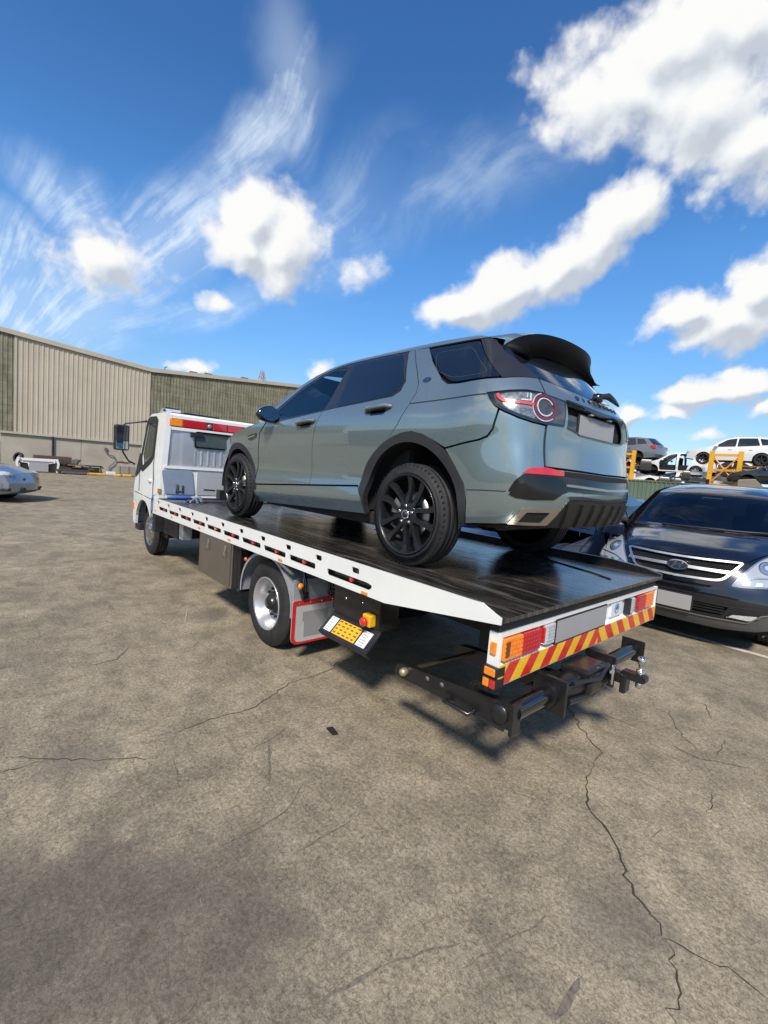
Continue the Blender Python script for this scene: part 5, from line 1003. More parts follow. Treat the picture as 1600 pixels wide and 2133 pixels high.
    gf = MB(); strip(S, gr, .024, .002, gf, True, .012); gf.build('grille_surround', mat('soft_chrome', (.62, .63, .64), .42, 1., var=.05), bp)
    gb = MB(); strip(S, [(-.535, .684), (-.3, .684), (-.10, .684)], .034, -.004, gb, h=.014); gb.build('grille_bar', mat('soft_chrome', (.62, .63, .64), .28, 1.), bp); gb = MB(); strip(S, [(.10, .684), (.3, .684), (.535, .684)], .034, -.004, gb, h=.014); gb.build('grille_bar', mat('soft_chrome', (.62, .63, .64), .28, 1.), bp)
    el = lambda a, b: [(a*cos(q), .684+b*sin(q)) for q in np.linspace(0, 2*pi, 28, False)]
    em = panel('emblem', S, el(.105, .056), MESH, bp, off=.012, depth=.02, step=.03); e2 = MB(); strip(S, el(.100, .050), .013, .012, e2, True, .006); e2.build('emblem_ring', CHROME, em)
    e3 = MB(); strip(S, [(-.055, .647), (-.030, .684), (-.018, .718)], [.014, .018, .014], .012, e3, h=.006); strip(S, [(.018, .650), (.030, .684), (.055, .721)], [.014, .018, .014], .012, e3, h=.006); strip(S, [(-.036, .676), (0, .686), (.036, .692)], .014, .012, e3, h=.006); e3.build('emblem_letter', CHROME, em)
    # lamps
    LH = mat('headlamp_lens', (.34, .37, .40), .16, .1, coat=.6, var=.1, scale=6, coat_rough=.05); LB_ = mat('headlamp_bowl', (.66, .68, .70), .22, .9, var=.1)
    hl = [(.505, .545), (.545, .635), (.625, .765), (.715, .91), (.80, 1.08), (.90, 1.235), (.948, 1.22), (.955, .95), (.945, .60), (.80, .565), (.60, .545)]
    for s in (1, -1):
        f = (lambda L: L) if s > 0 else (lambda L: [(-u, t) for u, t in L[::-1]])
        o = panel('headlamp', S, f(rounded(hl, .02, 3)), mat('lamp_frame', (.30, .31, .33), .15, .6, coat=1), T, off=.003, depth=.03)
        panel('headlamp_lens', S, f(rounded(shrink(hl, .016), .02, 3)), LH, o, off=.006, depth=.003)
        for (u, t_, r) in ((.775, .80, .082), (.90, .98, .055)):
            c = lambda r: f([(u+r*.85*cos(q), t_+r*sin(q)) for q in np.linspace(0, 2*pi, 24, False)])
            m1 = MB(); strip(S, c(r), .014, .009, m1, True, .004); m1.build('lamp_ring', CHROME, o); panel('lamp_bowl', S, c(r*.82), LB_, o, off=.0095, depth=.002, step=.02); panel('lamp_bulb', S, c(r*.38), mat('bulb_glass', (.55, .60, .66), .05, .4, coat=1), o, off=.0125, depth=.004, step=.02)
        m1 = MB(); strip(S, f([(.57, .60), (.70, .66), (.92, .69)]), .008, .009, m1, h=.003); m1.build('lamp_divider', CHROME, o)
        for u in (.60, .70, .80): panel('lower_lamp', S, f([(u, .575), (u+.05, .58), (u+.055, .62), (u+.005, .612)]), LB_, o, off=.0085, depth=.002, step=.03)
        fg = rounded([(.50, .206), (.555, .262), (.775, .285), (.775, .225), (.70, .195)], .015, 3)
        fo = panel('fog_lamp', S, f(fg), MESH, bp, off=.008, depth=.01); panel('fog_lens', S, f(shrink(fg, .014)), LENSW, fo, off=.011, depth=.002)
        # side of the body, wing, pillar
        rows = list(range(len(S.v))); sd = MB(); A = S.at([.95*s]*len(rows), S.v); vs = []; ac = (-.98, .36); ra = .40
        k = 24; xs_ = np.linspace(0, 1, k)
        outer = [(-.30, .20), (-.2, .5), (-.24, .8), (-.5, 1.02), (-.80, 1.12), (-1.12, 1.24), (-1.42, 1.46), (-1.72, 1.67), (-2.1, 1.74), (-5.0, 1.78), (-5.1, .9), (-5.08, .28), (-4.6, .25)]+[(-4.2+.40*cos(q), .30+.44*sin(q)) for q in np.linspace(pi, 0, 14)][::-1][::-1]+[(-3.78, .25), (-1.4, .25)]+[(ac[0]+ra*cos(q), .30+.46*sin(q)) for q in np.linspace(pi, 0, 14)]+[(-.56, .22)]
        V, F, be = cdt(resample(outer, .12), (), .15)
        yy = lambda x, z: s*np.interp(z, [.2, .5, .9, 1.15, 1.25, 1.5, 1.7, 1.8], [.86, .925, .935, .925, .90, .80, .72, .66])*(1-.10*max(0, (x+.9)/.7)**2 if x > -.9 else 1)
        sd.add([(x, yy(x, z), z) for x, z in V], F, True); sd.build('side_panel', P, T)
        wn = [(-1.25, 1.22), (-1.50, 1.42), (-1.80, 1.62), (-2.1, 1.66), (-2.1, 1.20)]; g = MB(); V, F, be = cdt(resample(wn, .1), (), .12); g.add([(x, yy(x, z)+s*.004, z) for x, z in V], F, True); g.build('side_window', mat('privacy_glass', (.006, .008, .012), .03, coat=1), T)
        w = MB(); tyre(w, (ac[0], s*.80, .335), .335, .215, .22); wo = w.build('wheel', RUBBER, T); MB().lathe([(.215, 0), (.21, s*.09), (.15, s*.08), (.06, s*.10), (0, s*.10)], (ac[0], s*.80, .335), 'y', 30).build('rim', SILVER, wo)
        w = MB(); tyre(w, (-4.2, s*.80, .335), .335, .215, .22); wo = w.build('wheel', RUBBER, T); MB().lathe([(.215, 0), (.21, s*.09), (.15, s*.08), (.06, s*.10), (0, s*.10)], (-4.2, s*.80, .335), 'y', 30).build('rim', SILVER, wo)
        MB().lathe([(.42, 0), (.42, -s*.35), (0, -s*.35)], (ac[0], s*.90, .34), 'y', 20, True, radians(-4), radians(184)).build('arch_liner', mat('arch_liner', (.008, .008, .008), .9), T)
        m_ = MB(); bm = bmesh.new(); bmesh.ops.create_cube(bm, size=1); bmesh.ops.subdivide_edges(bm, edges=bm.edges[:], cuts=2, use_grid_fill=True); bmesh.ops.smooth_vert(bm, verts=bm.verts[:], factor=.5, use_axis_x=True, use_axis_y=True, use_axis_z=True); bmesh.ops.subdivide_edges(bm, edges=bm.edges[:], cuts=1, use_grid_fill=True, smooth=.6)
        for v in bm.verts: x, y, z = v.co; v.co = Vector((-1.06+x*.14, s*1.09+y*.27, 1.345+z*.235))
        bm.verts.index_update(); m_.add([v.co.copy() for v in bm.verts], [[v.index for v in q.verts] for q in bm.faces], True); bm.free(); mo = m_.build('wing_mirror', P, T); MB().tube([(-1.05, s*.86, 1.22), (-1.05, s*.98, 1.23)], .04, 8).build('mirror_foot', BL, mo)
    # glass, roof, pillars
    wsb = [(0, 1.625), (.3, 1.640), (.55, 1.68), (.75, 1.72), (.865, 1.752)]; wst = [(0, 2.455), (.4, 2.450), (.7, 2.44), (.875, 2.42)]
    panel('windscreen', S, ring(wsb, wst), GL, T, off=-.004, depth=.002, step=.06)
    panel('screen_surround', S, ring([(0, 1.59), (.4, 1.615), (.7, 1.652), (.95, 1.70)], [(0, 2.49), (.4, 2.485), (.7, 2.475), (.95, 2.45)]), BL, T, off=-.002, depth=.02, holes=[ring([(u, t) for u, t in wsb], wst)])
    panel('roof', S, ring([(0, 2.485), (.4, 2.48), (.7, 2.47), (.95, 2.44)], [(0, tm), (.95, tm)]), P, T, step=.12)
    for s in (1, -1):
        f = (lambda L: L) if s > 0 else (lambda L: [(-u, t) for u, t in L[::-1]]); panel('pillar', S, f([(.895, 1.68), (.955, 1.66), (.955, 2.46), (.905, 2.45)]), P, T, off=.002, depth=.03)
    for a, b, c in (((-.45, 1.655), (-.12, 1.645), (.28, 1.70)), ((.10, 1.66), (.45, 1.69), (.80, 1.78))):
        wp = MB(); q = [S.at([u], [t])[0]+S.nrm([u], [t])[0]*.022 for u, t in (a, b, c)]; wp.tube(q, [.007, .012, .007], 8); strip(S, [a, b, c], .012, .002, wp, h=.016); wp.build('wiper', BL, T)
    MB().box((-5.12, -.86, .3), (-5.05, .86, 1.75), .03).build('tail_panel', P, T)
    o = MB().box((.012, -.275, .475-.07+.0), (.022, .275, .475+.085), .004); o = None
    p0 = S.at([.02], [.385])[0]; cx = .028; pf = MB().box((cx-.014, -.158, .372), (cx, .205, .562), .004).build('number_plate_frame', BL, bp); MB().box((cx-.004, -.140, .386), (cx+.003, .190, .548), .002).build('number_plate', PLATE, pf)
    # cabin seen through the screen
    SEAT = mat('seat_cloth', (.03, .03, .032), .8); MB().prism([(-1.05, .8), (-1.02, 1.17), (-1.25, 1.20), (-1.55, 1.12), (-1.6, .7)], -.80, .80, 'xz').build('dashboard', mat('dash_grey', (.10, .105, .11), .7, var=.2), T)
    m = MB(); m.tube([(-1.52+.05*sin(q), -.40+.19*cos(q), 1.16+.18*sin(q)) for q in np.linspace(0, 2*pi, 25)], .016, 8, False).build('steering_wheel', BL, T)
    for y in (-.42, .42):
        o = MB().box((-2.25, y-.25, .8), (-2.08, y+.25, 1.42), .06).build('seat_back', SEAT, T); MB().box((-2.28, y-.13, 1.42), (-2.18, y+.13, 1.60), .04).build('headrest', SEAT, o)
    MB().box((-5.0, -.82, .5), (-1.0, .82, .56)).build('cabin_floor', SEAT, T)
    m = MB(); m.box((-1.52, -.11, 1.575), (-1.50, .11, 1.635), .01).build('inner_mirror', BL, T)
    for y, z in ((-.10, 1.66), ): MB().box((-1.60, y-.03, 1.60), (-1.58, y+.03, 1.63), .006).build('screen_sticker', mat('label_white', (.70, .72, .74), .4), T)
    return T
VAN = make_van()
# ------------------------------------------------------------------ warehouse at the far side of the yard
def make_warehouse():
    T = thing('warehouse', 'long low warehouse with ribbed beige and grey green cladding on a concrete base', 'warehouse', (33, -6, 0))
    BE = mat('beige_cladding', (.43, .375, .285), .55, var=.07, scale=.8, dirt=.3, dcol=(.32, .27, .19)); 
    m = bpy.data.materials.new('weathered_green_sheet'); m.use_nodes = True; t = NT(m.node_tree); b = t.n['Principled BSDF']; g = t.new('ShaderNodeNewGeometry').outputs['Position']
    a = t.noise(t.map(g, sc=(1, 1, .35)), 3.2, 8, .7, .4).outputs['Fac']; c2 = t.noise(t.map(g, sc=(1, .3, 5)), 2.2, 6, .7).outputs['Fac']
    c = t.ramp(t.m('ADD', t.m('MULTIPLY', a, .6), t.m('MULTIPLY', c2, .4)), (.38, (.105, .098, .058)), (.5, (.17, .158, .102)), (.64, (.255, .235, .165))); t.put(b.inputs['Base Color'], c); b.inputs['Roughness'].default_value = .7; GR = m
    CO = mat('tilt_up_concrete', (.37, .33, .265), .85, var=.12, scale=.9, dirt=.5, dcol=(.24, .21, .165), bump=.3, bscale=12)
    roof = lambda y: np.interp(y, [-60, -45, -19, -6, 2.0, 12, 26], [7.2, 8.6, 8.52, 7.38, 8.05, 8.9, 7.6])
    yo = 6.
    def cladding(y0, y1, mt, pitch=.25):
        n = max(2, int(round((y1-y0)/pitch))); p = (y1-y0)/n; vs = []
        for i in range(n):
            for q, d in ((0, 0), (.62, 0), (.70, -.028), (.92, -.028), (1, 0)):
                if q == 1 and i < n-1: continue
                y = y0+(i+q)*p
                for z in (2.15, roof(y)-.16): vs.append((d, y+yo, z))
        MB().add(vs, [(2*i, 2*i+1, 2*i+3, 2*i+2) for i in range(len(vs)//2-1)]).build('cladding_sheet', mt, T)
    cladding(1.34, 26, GR, .22); cladding(-5.9, 1.34, BE, .252); cladding(-19, -5.9, GR, .21); cladding(-32, -19, BE, .252); cladding(-60, -32, GR, .22)
    for y in (1.34, -5.9): MB().box((-.055, y-.06+yo, 2.12), (.02, y+.06+yo, roof(y)-.1)).build('cover_strip', BE, T)
    ks = [-60, -45, -32, -19, -12, -6, 2, 12, 26]
    for a, b in zip(ks[:-1], ks[1:]):
        mb = MB(); vs = []
        for y in (a, b):
            z = roof(y)
            for x, dz in ((-.14, -.20), (-.14, .06), (.3, .12), (.3, -.05)): vs.append((x, y+yo, z+dz))
        mb.add(vs, [(0, 1, 5, 4), (1, 2, 6, 5), (2, 3, 7, 6), (3, 0, 4, 7)]); mb.build('roof_capping', BE, T)
    for a, b in zip(ks[:-1], ks[1:]): MB().add([(0.1, a+yo, roof(a)), (30, a+yo, roof(a)), (30, b+yo, roof(b)), (.1, b+yo, roof(b))], [(0, 1, 2, 3)]).build('roof', mat('roof_sheet', (.35, .34, .32), .5), T)
    y = 26
    while y > -60: MB().box((.02, y-4.0+yo+.012, -.1), (.32, y+yo-.012, 2.15)).build('concrete_panel', CO, T); y -= 4.0
    MB().box((.15, -60+yo, 0), (30, -59.9+yo, 7)).build('end_wall', CO, T); MB().box((.15, 26+yo, 0), (30, 26.1+yo, 7)).build('end_wall', CO, T)
    MB().box((-.10, -60+yo, 2.10), (.02, 26+yo, 2.22)).build('sill_trim', BE, T)
    MB().tube([(-.06, -.5+yo, 2.15), (-.06, -.5+yo, .1)], .055, 8).build('drain_pipe', mat('drain_black', (.02, .02, .022), .5), T)
    MB().tube(catmull([(-.06, -3.37+yo, 1.62), (-.08, -3.37+yo, 1.45), (-.08, -3.55+yo, 1.28), (-.08, -3.85+yo, 1.18), (-.08, -3.95+yo, .95), (-.08, -3.8+yo, .68), (-.08, -3.62+yo, .5), (-.06, -3.6+yo, .2)], 4), .028, 6).build('loose_cable', mat('cable_grey', (.11, .10, .095), .7), T)
    MB().box((-.09, -3.44+yo, 1.55), (.02, -3.30+yo, 1.72)).build('cable_box', mat('cable_grey', (.11, .10, .095), .7), T)
    for y in (-9.0, -10.1, -13.0): MB().box((.4, y-.25+yo, roof(y)+.05), (.7, y+.25+yo, roof(y)+.22)).build('roof_vent', mat('vent_grey', (.12, .12, .12), .6), T)
    MB().tube([(.3, -6.9+yo, 7.4), (.3, -6.95+yo, 7.75), (.3, -7.1+yo, 7.8)], .04, 6).build('roof_cowl', mat('vent_grey', (.12, .12, .12), .6), T)
make_warehouse()
def lattice_tower():
    T = thing('lattice_tower', 'distant reddish lattice pylon rising behind the warehouse roof', 'pylon', (218.5, -105.7, 0)); M = mat('pylon_red', (.36, .26, .25), .6, var=.2)
    h0, h1 = 36, 47.4; w0, w1 = 4.2, 1.0; mb = MB(); L = lambda z: w0+(w1-w0)*(z-h0)/(h1-h0) 
    c = [(1, 1), (1, -1), (-1, -1), (-1, 1)]
    for a, b in c: MB().tube([(a*w0*1.8, b*w0*1.8, 0), (a*w0*.62, b*w0*.62, h0), (a*w1*.6, b*w1*.6, h1)], .2, 5).build('leg', M, T)
    for k in range(6):
        z0, z1 = h0-2+k*2, h0-2+(k+1)*2; 
        for i in range(4):
            p = lambda z, q: (c[q % 4][0]*np.interp(z, [0, h0, h1], [w0*1.8, w0*.62, w1*.6]), c[q % 4][1]*np.interp(z, [0, h0, h1], [w0*1.8, w0*.62, w1*.6]), z)
            MB().tube([p(z0, i), p(z1, i+1)], .11, 4).build('brace', M, T); MB().tube([p(z1, i), p(z1, i+1)], .11, 4).build('brace', M, T)
    MB().tube([(0, 0, h1), (0, 0, h1+1.0)], .09, 5).build('mast', M, T); MB().tube([(0, -1.6, h1-2.2), (0, 1.6, h1-2.2)], .1, 5).build('cross_arm', M, T)
lattice_tower()
# ------------------------------------------------------------------ cars of the yard
CPROF = {
 'suv': dict(L=4.6, W=1.84, out=[(0, .36), (.0, .62), (.10, .78), (.55, .93), (1.10, 1.03), (1.85, 1.50), (2.3, 1.60), (3.2, 1.61), (3.95, 1.52), (4.42, 1.10), (4.55, .92), (4.58, .55), (4.52, .34)], belt=1.0, f=.86, r=3.54, wr=.35, gl=[[(1.32, 1.04), (1.92, 1.45), (2.35, 1.53), (2.35, 1.07)], [(2.42, 1.07), (2.42, 1.53), (3.25, 1.53), (3.42, 1.12)], [(3.50, 1.13), (3.35, 1.51), (3.82, 1.46), (4.02, 1.18)]], ws=(1.16, 1.07, 1.83, 1.47), rw=(4.40, 1.14, 3.99, 1.48)),
 'sedan': dict(L=4.55, W=1.72, out=[(0, .30), (-.02, .48), (.08, .68), (.5, .82), (1.15, .93), (1.85, 1.36), (2.3, 1.44), (2.9, 1.43), (3.65, 1.08), (4.4, .98), (4.52, .80), (4.54, .45), (4.46, .30)], belt=.92, f=.85, r=3.42, wr=.31, gl=[[(1.38, .95), (1.95, 1.32), (2.35, 1.38), (2.35, .98)], [(2.42, .98), (2.42, 1.38), (2.85, 1.37), (3.35, 1.08), (3.3, 1.0)]], ws=(1.22, .97, 1.83, 1.34), rw=(3.60, 1.10, 2.95, 1.40)),
 'coupe': dict(L=4.5, W=1.80, out=[(0, .28), (-.02, .45), (.10, .64), (.6, .78), (1.30, .88), (2.0, 1.26), (2.5, 1.34), (2.9, 1.31), (3.8, .98), (4.35, .92), (4.48, .75), (4.5, .42), (4.4, .28)], belt=.87, f=.84, r=3.45, wr=.32, gl=[[(1.55, .90), (2.08, 1.21), (2.5, 1.27), (2.95, 1.22), (3.3, 1.04), (3.2, .93)]], ws=(1.36, .91, 1.98, 1.24), rw=(3.75, 1.0, 2.95, 1.29))}
TINT = mat('car_glass', (.012, .015, .018), .05, coat=1, var=.2); CARIN = mat('arch_liner', (.008, .008, .008), .9)
def car(label, paint, kind, loc, rotz, wheels=(1, 1), glass=TINT, open_doors=False, bonnet=True, tail=None, head=None, rim=None, cat='car', wheel_drop=0, scale=1., group=None, plate=None, name='car', trim=None):
    D = CPROF[kind]; T = thing(name, label, cat, loc, rotz, group); T.scale = (scale,)*3; L, W, wr = D['L'], D['W'], D['wr']; ro = wr+.05
    out = D['out']; top = max(p[1] for p in out); belt = D['belt']; zb = min(p[1] for p in out)-.06
    arch = lambda c: [(c+ro*cos(a), .0+wr+ro*sin(a)) for a in np.linspace(0, pi, 13)]
    low = [p for p in arch(D['f'])[::-1]]; lr = [p for p in arch(D['r'])[::-1]]
    outline = out+[(D['r']+ro, zb+.02)]+[(x, max(z, zb)) for x, z in lr[::-1]]+[(D['r']-ro, zb), (D['f']+ro, zb)]+[(x, max(z, zb)) for x, z in low[::-1]]+[(D['f']-ro, zb+.02)]
    def Y(x, z):
        w = W/2*(1-.16*abs((x-L/2)/(L/2))**3.5); k = max(0, (z-belt)/(top-belt)); b = max(0, (belt-.35-z)/.6); return w*(1-.25*k**1.15-.06*b)-(.02*(1-abs(z-belt+.12)/.3) if False else 0)
    body = MB(); bo = resample(out, .18, False) if False else out
    holes = [shrink(g, .0) for g in D['gl']] if glass is None else []
    if open_doors: holes = [rounded([(1.32, .36), (1.28, 1.0), (1.90, 1.46), (2.32, 1.52), (2.36, .36)], .1, 3), rounded([(2.48, .36), (2.48, 1.53), (3.2, 1.53), (3.36, 1.1), (3.05, .62), (3.0, .36)], .1, 3)]
    for s in (1, -1):
        V, F, be = cdt(resample(outline, .2), [resample(h, .2) for h in holes], .25); body.add([(L/2-x, s*Y(x, z), z) for x, z in V], F, True)
    def strip_(a, b, nm=None): return [p for p in out if a <= p[0] <= b]
    segs = [(out[i], out[i+1]) for i in range(len(out)-1)]
    for (a, b) in segs:
        if not bonnet and .05 <= a[0] < 1.1 and a[1] > .7: continue
        mb = body; vs = []
        for p in (a, b):
            for j in range(7): q = j/6*2-1; cr = 1-q*q; vs.append((L/2-p[0]-(.10*cr*(-1 if p[0] < L*.3 and p[1] < belt else 0))+(.09*cr if p[0] < L*.3 and p[1] < belt+.6 else 0)-(.09*cr if p[0] > L*.75 else 0), Y(*p)*q, p[1]+(.05*cr if p[1] > belt-.3 and p[1] < top+.1 else 0)))
        mb.add(vs, [(j, j+1, j+8, j+7) for j in range(6)], True)
    body.build('body', paint, T)
    if glass is not None and not open_doors:
        for g in D['gl']:
            for s in (1, -1):
                V, F, be = cdt(resample(rounded(g, .05, 3), .1), (), .2); m_ = MB(); m_.add([(L/2-x, s*(Y(x, z)+.006), z) for x, z in V], F, True); m_.build('side_window', glass, T)
    for nm, (x0, z0, x1, z1), d in (('windscreen', D['ws'], 1), ('rear_window', D['rw'], -1)):
        if glass is None: continue
        vs = []
        for x, z in ((x0, z0), (x1, z1)):
            for j in range(7): q = j/6*2-1; cr = 1-q*q; vs.append((L/2-x+d*(.012)+(.09*cr if d > 0 else -.09*cr), (Y(x, z)-.06)*q, z+.05*cr+.014))
        MB().add(vs, [(j, j+1, j+8, j+7) for j in range(6)], True).build(nm, glass, T)
    MB().box((L/2-D['r']+ro+.1, -W/2+.22, zb+.02), (L/2-D['f']-ro-.1, W/2-.22, belt-.25)).build('floor_pan', CARIN, T)
    MB().box((-L/2+.12, -W/2+.14, zb+.05), (L/2-.15, W/2-.14, zb+.3)).build('underbody', CARIN, T)
    for i, c in enumerate((D['f'], D['r'])):
        for s in (1, -1):
            MB().lathe([(ro+.005, 0), (ro+.005, -s*.28), (0, -s*.28)], (L/2-c, s*(W/2-.05), wr), 'y', 16, True).build('arch_liner', CARIN, T)
            if wheels[i]:
                w = MB(); tyre(w, (L/2-c, s*(W/2-.12), wr-wheel_drop), wr, wr*.64, .2, tread=False); wo = w.build('wheel', RUBBER, T)
                R_ = rim or SILVER; r_ = MB().lathe([(wr*.65, s*.02), (wr*.62, s*.0), (wr*.58, -s*.05), (0, -s*.06)], (L/2-c, s*(W/2-.04), wr-wheel_drop), 'y', 24).build('rim', CARIN if rim is None else R_, wo)
                for k in range(5):
                    a = radians(90+72*k); sp = MB(); sp.tube([(L/2-c+.05*cos(a), s*(W/2-.035), wr-wheel_drop+.05*sin(a)), (L/2-c+wr*.62*cos(a), s*(W/2-.03), wr-wheel_drop+wr*.62*sin(a))], [.03, .024], 6); sp.build('spoke', R_, wo)
    # lamps
    for s in (1, -1):
        if head != 'none' and not plate:
            z = np.interp(.2, [p[0] for p in out[1:5]], [p[1] for p in out[1:5]]); m_ = MB(); m_.box((L/2-.46, s*(W/2-.44), z-.15), (L/2+.035, s*(W/2-.115), z+.02), .06); m_.build('headlamp', LENSW, T)
        if tail:
            zz = belt-.02; m_ = MB(); m_.box((-L/2+.02, s*(W/2-.30), zz-.12), (-L/2+.36, s*(W/2-.085), zz+.10), .04); m_.build('tail_lamp', tail, T)
        m_ = MB(); m_.box((L/2-1.55, s*(W/2+.02), belt+.02), (L/2-1.42, s*(W/2+.20), belt+.17), .04); m_.build('wing_mirror', trim or paint, T)
        if not open_doors:
            m_ = MB()
            for x in (2.12, 3.05): m_.box((L/2-x-.09, s*(Y(x, belt-.1)-.005), belt-.12), (L/2-x+.09, s*(Y(x, belt-.1)+.03), belt-.085), .01)
            m_.build('door_handle', trim or paint, T)
    if plate:
        mb = MB(); vs = []; sec = [(-.10, .20), (.02, .24), (.07, .34), (.075, .44), (.05, .54), (.0, .62), (-.10, .70)]; nj = 21
        for j in range(nj):
            q = j/(nj-1)*2-1
            for o, z in sec: vs.append((L/2-.02+o+.10*(1-q*q)-.34*abs(q)**5, q*(W/2-.015), z))
        k = len(sec); mb.add(vs, [(k*j+i, k*j+i+1, k*(j+1)+i+1, k*(j+1)+i) for j in range(nj-1) for i in range(k-1)], True); fb = mb.build('front_bumper', paint, T)
        MB().box((L/2+.10, -.42, .27), (L/2+.165, .42, .37), .02).build('air_intake', PLASTIC, fb); MB().box((L/2+.04, -.34, .52), (L/2+.145, .34, .60), .02).build('grille', PLASTIC, fb)
        for s in (1, -1):
            MB().box((L/2-.16, s*.60, .29), (L/2+.03, s*.76, .36), .02).build('fog_lamp_recess', PLASTIC, fb)
            m_ = MB(); bm = bmesh.new(); bmesh.ops.create_uvsphere(bm, u_segments=18, v_segments=10, radius=1)
            for v in bm.verts: x_, y_, z_ = v.co; v.co = Vector((L/2-.20+.22*x_-.05*abs(y_), s*(W/2-.26)+.19*y_, .68+.085*z_+.0*x_))
            bm.verts.index_update(); m_.add([v.co.copy() for v in bm.verts], [[v.index for v in f_.verts] for f_ in bm.faces], True); bm.free(); hl_ = m_.build('headlamp_cover', LENSW, T)
            MB().lathe([(0, .0), (.05, .0), (.055, .02)], (L/2-.0, s*(W/2-.26), .69), 'x', 14).build('lamp_bowl', CHROME, hl_)
    if not bonnet:
        b = MB(); b.box((L/2-1.05, -.62, .35), (L/2-.2, .62, .62)); b.box((L/2-.85, -.35, .6), (L/2-.35, .25, .78), .04).tube([(L/2-.3, -.5, .72), (L/2-.3, .5, .72)], .03, 8).tube([(L/2-.5, .3, .74), (L/2-.9, .45, .8)], .04, 8); b.build('engine', UNDER, T)
        b = MB()
        for s in (1, -1): b.box((L/2-.98, s*.60, .60), (L/2-.14, s*.66, .80))
        b.box((L/2-.14, -.66, .5), (L/2-.08, .66, .70)); b.build('engine_bay', CARIN, T)
        b = MB().tube([(L/2-.12, .45, .80), (L/2-.14, .18, .80)], .02, 6); b.build('bay_strut', LENSW, T)
    if open_doors:
        m_ = MB(); m_.box((L/2-2.2, -.6, .45), (L/2-1.7, .6, .75), .06).box((L/2-2.35, -.6, .7), (L/2-2.2, .6, 1.3), .05).box((L/2-3.2, -.6, .4), (L/2-2.7, .6, .7), .05); m_.build('cabin_shell', CARIN, T)
    return T
PW = mat('car_white', (.74, .74, .73), .25, coat=1, var=.02, dirt=.1, dcol=(.5, .48, .45), scale=2); PGY = mat('car_grey', (.22, .23, .24), .25, .6, coat=1, var=.05); PSI = mat('car_silver_blue', (.27, .32, .37), .26, .6, coat=1, var=.05, coat_rough=.02); PRD = mat('car_red', (.42, .02, .03), .25, coat=1, var=.08); PBK = mat('car_black', (.012, .013, .015), .2, coat=1, var=.2); PNB = mat('car_navy', (.012, .022, .055), .22, .35, coat=1, var=.1); PLB = mat('car_light_blue', (.10, .15, .22), .2, .3, coat=1, var=.1, coat_rough=.02)
KR = -28.4
def at_y(X, z, Y, Y0): k = (3.18-Y)/(3.18-Y0); return (-2.305+(X+2.305)*k, Y, 1.629+(z-1.629)*k)
# unseen wall, added so that the SUV paint mirrors a dark band
o = MB().box((-16, 21, 0), (26, 21.3, 2.7)).build('reflection_wall', mat('reflection_wall_grey', (.085, .088, .09), .85, var=.2, scale=1.2, dirt=.4, dcol=(.06, .055, .05))); tag(o, 'long dark grey boundary wall closing the yard beyond the camera', 'wall')
# ------------------------------------------------------------------ green fence, yellow racks, stacked cars
GF = mat('green_steel', (.105, .150, .105), .5, var=.10, scale=1.2, dirt=.3, dcol=(.13, .14, .11)); DIRTG = mat('green_trim', (.08, .11, .08), .5)
fence = thing('steel_fence', 'green corrugated steel fence below the stacked cars', 'fence', (0, -22.5, 0))
x = -26.
while x < 30:
    vs = []; n = 12
    for i in range(n):
        for q, d in ((0, 0), (.55, 0), (.64, .035), (.91, .035), (1., 0)):
            if q == 1. and i < n-1: continue
            for z in (.03, 2.22): vs.append((x+.01+(2.42-.02)*(i+q)/n, d, z))
    MB().add(vs, [(2*i, 2*i+1, 2*i+3, 2*i+2) for i in range(len(vs)//2-1)]).build('fence_sheet', GF, fence); MB().box((x-.04, -.05, 0), (x+.04, -.012, 2.24)).build('fence_post', DIRTG, fence); x += 2.42
MB().box((-26, -.04, 2.215), (30, .05, 2.265)).build('top_rail', GF, fence)
YR_ = mat('rack_yellow', (.72, .36, .012), .4, var=.12, scale=2, dirt=.35, dcol=(.30, .15, .03)); OR_ = mat('rack_orange', (.62, .27, .04), .45, var=.15, dirt=.35, dcol=(.3, .15, .05))
def rack_frame(x0, x1, y, top, label, lean=0):
    T = thing('rack_frame', label, 'storage rack', (0, y, 0), 0, 'yellow uprights of the car racks')
    for x in (x0, x1): MB().box((x-.105, -.09, 0), (x+.105, .09, top), .012).build('upright', YR_, T)
    zs = [top-.22, top-1.05, top-1.85]
    for z in zs: MB().box((min(x0, x1), -.05, z-.06), (max(x0, x1), .05, z+.06)).build('rail', OR_ if z < top-.5 else YR_, T)
    for a, b in ((0, 2),): 
        MB().tube([(x0, -.03, zs[a]), (x1, -.03, zs[b])], .045, 6).build('brace', OR_, T); MB().tube([(x1, .03, zs[a]), (x0, .03, zs[b])], .045, 6).build('brace', OR_, T)
    return T
rack_frame(4.80, 3.50, -27.4, 4.24, 'yellow rack frame with crossed braces below the white crossover')
rack_frame(8.86, 10.1, -27.4, 4.18, 'yellow rack frame with crossed braces below the grey wagon')
rack_frame(8.62, 9.7, -30.6, 3.75, 'lower yellow rack frame behind the grey wagon frame'); rack_frame(4.6, 3.4, -30.6, 3.75, 'lower yellow rack frame behind the white crossover')
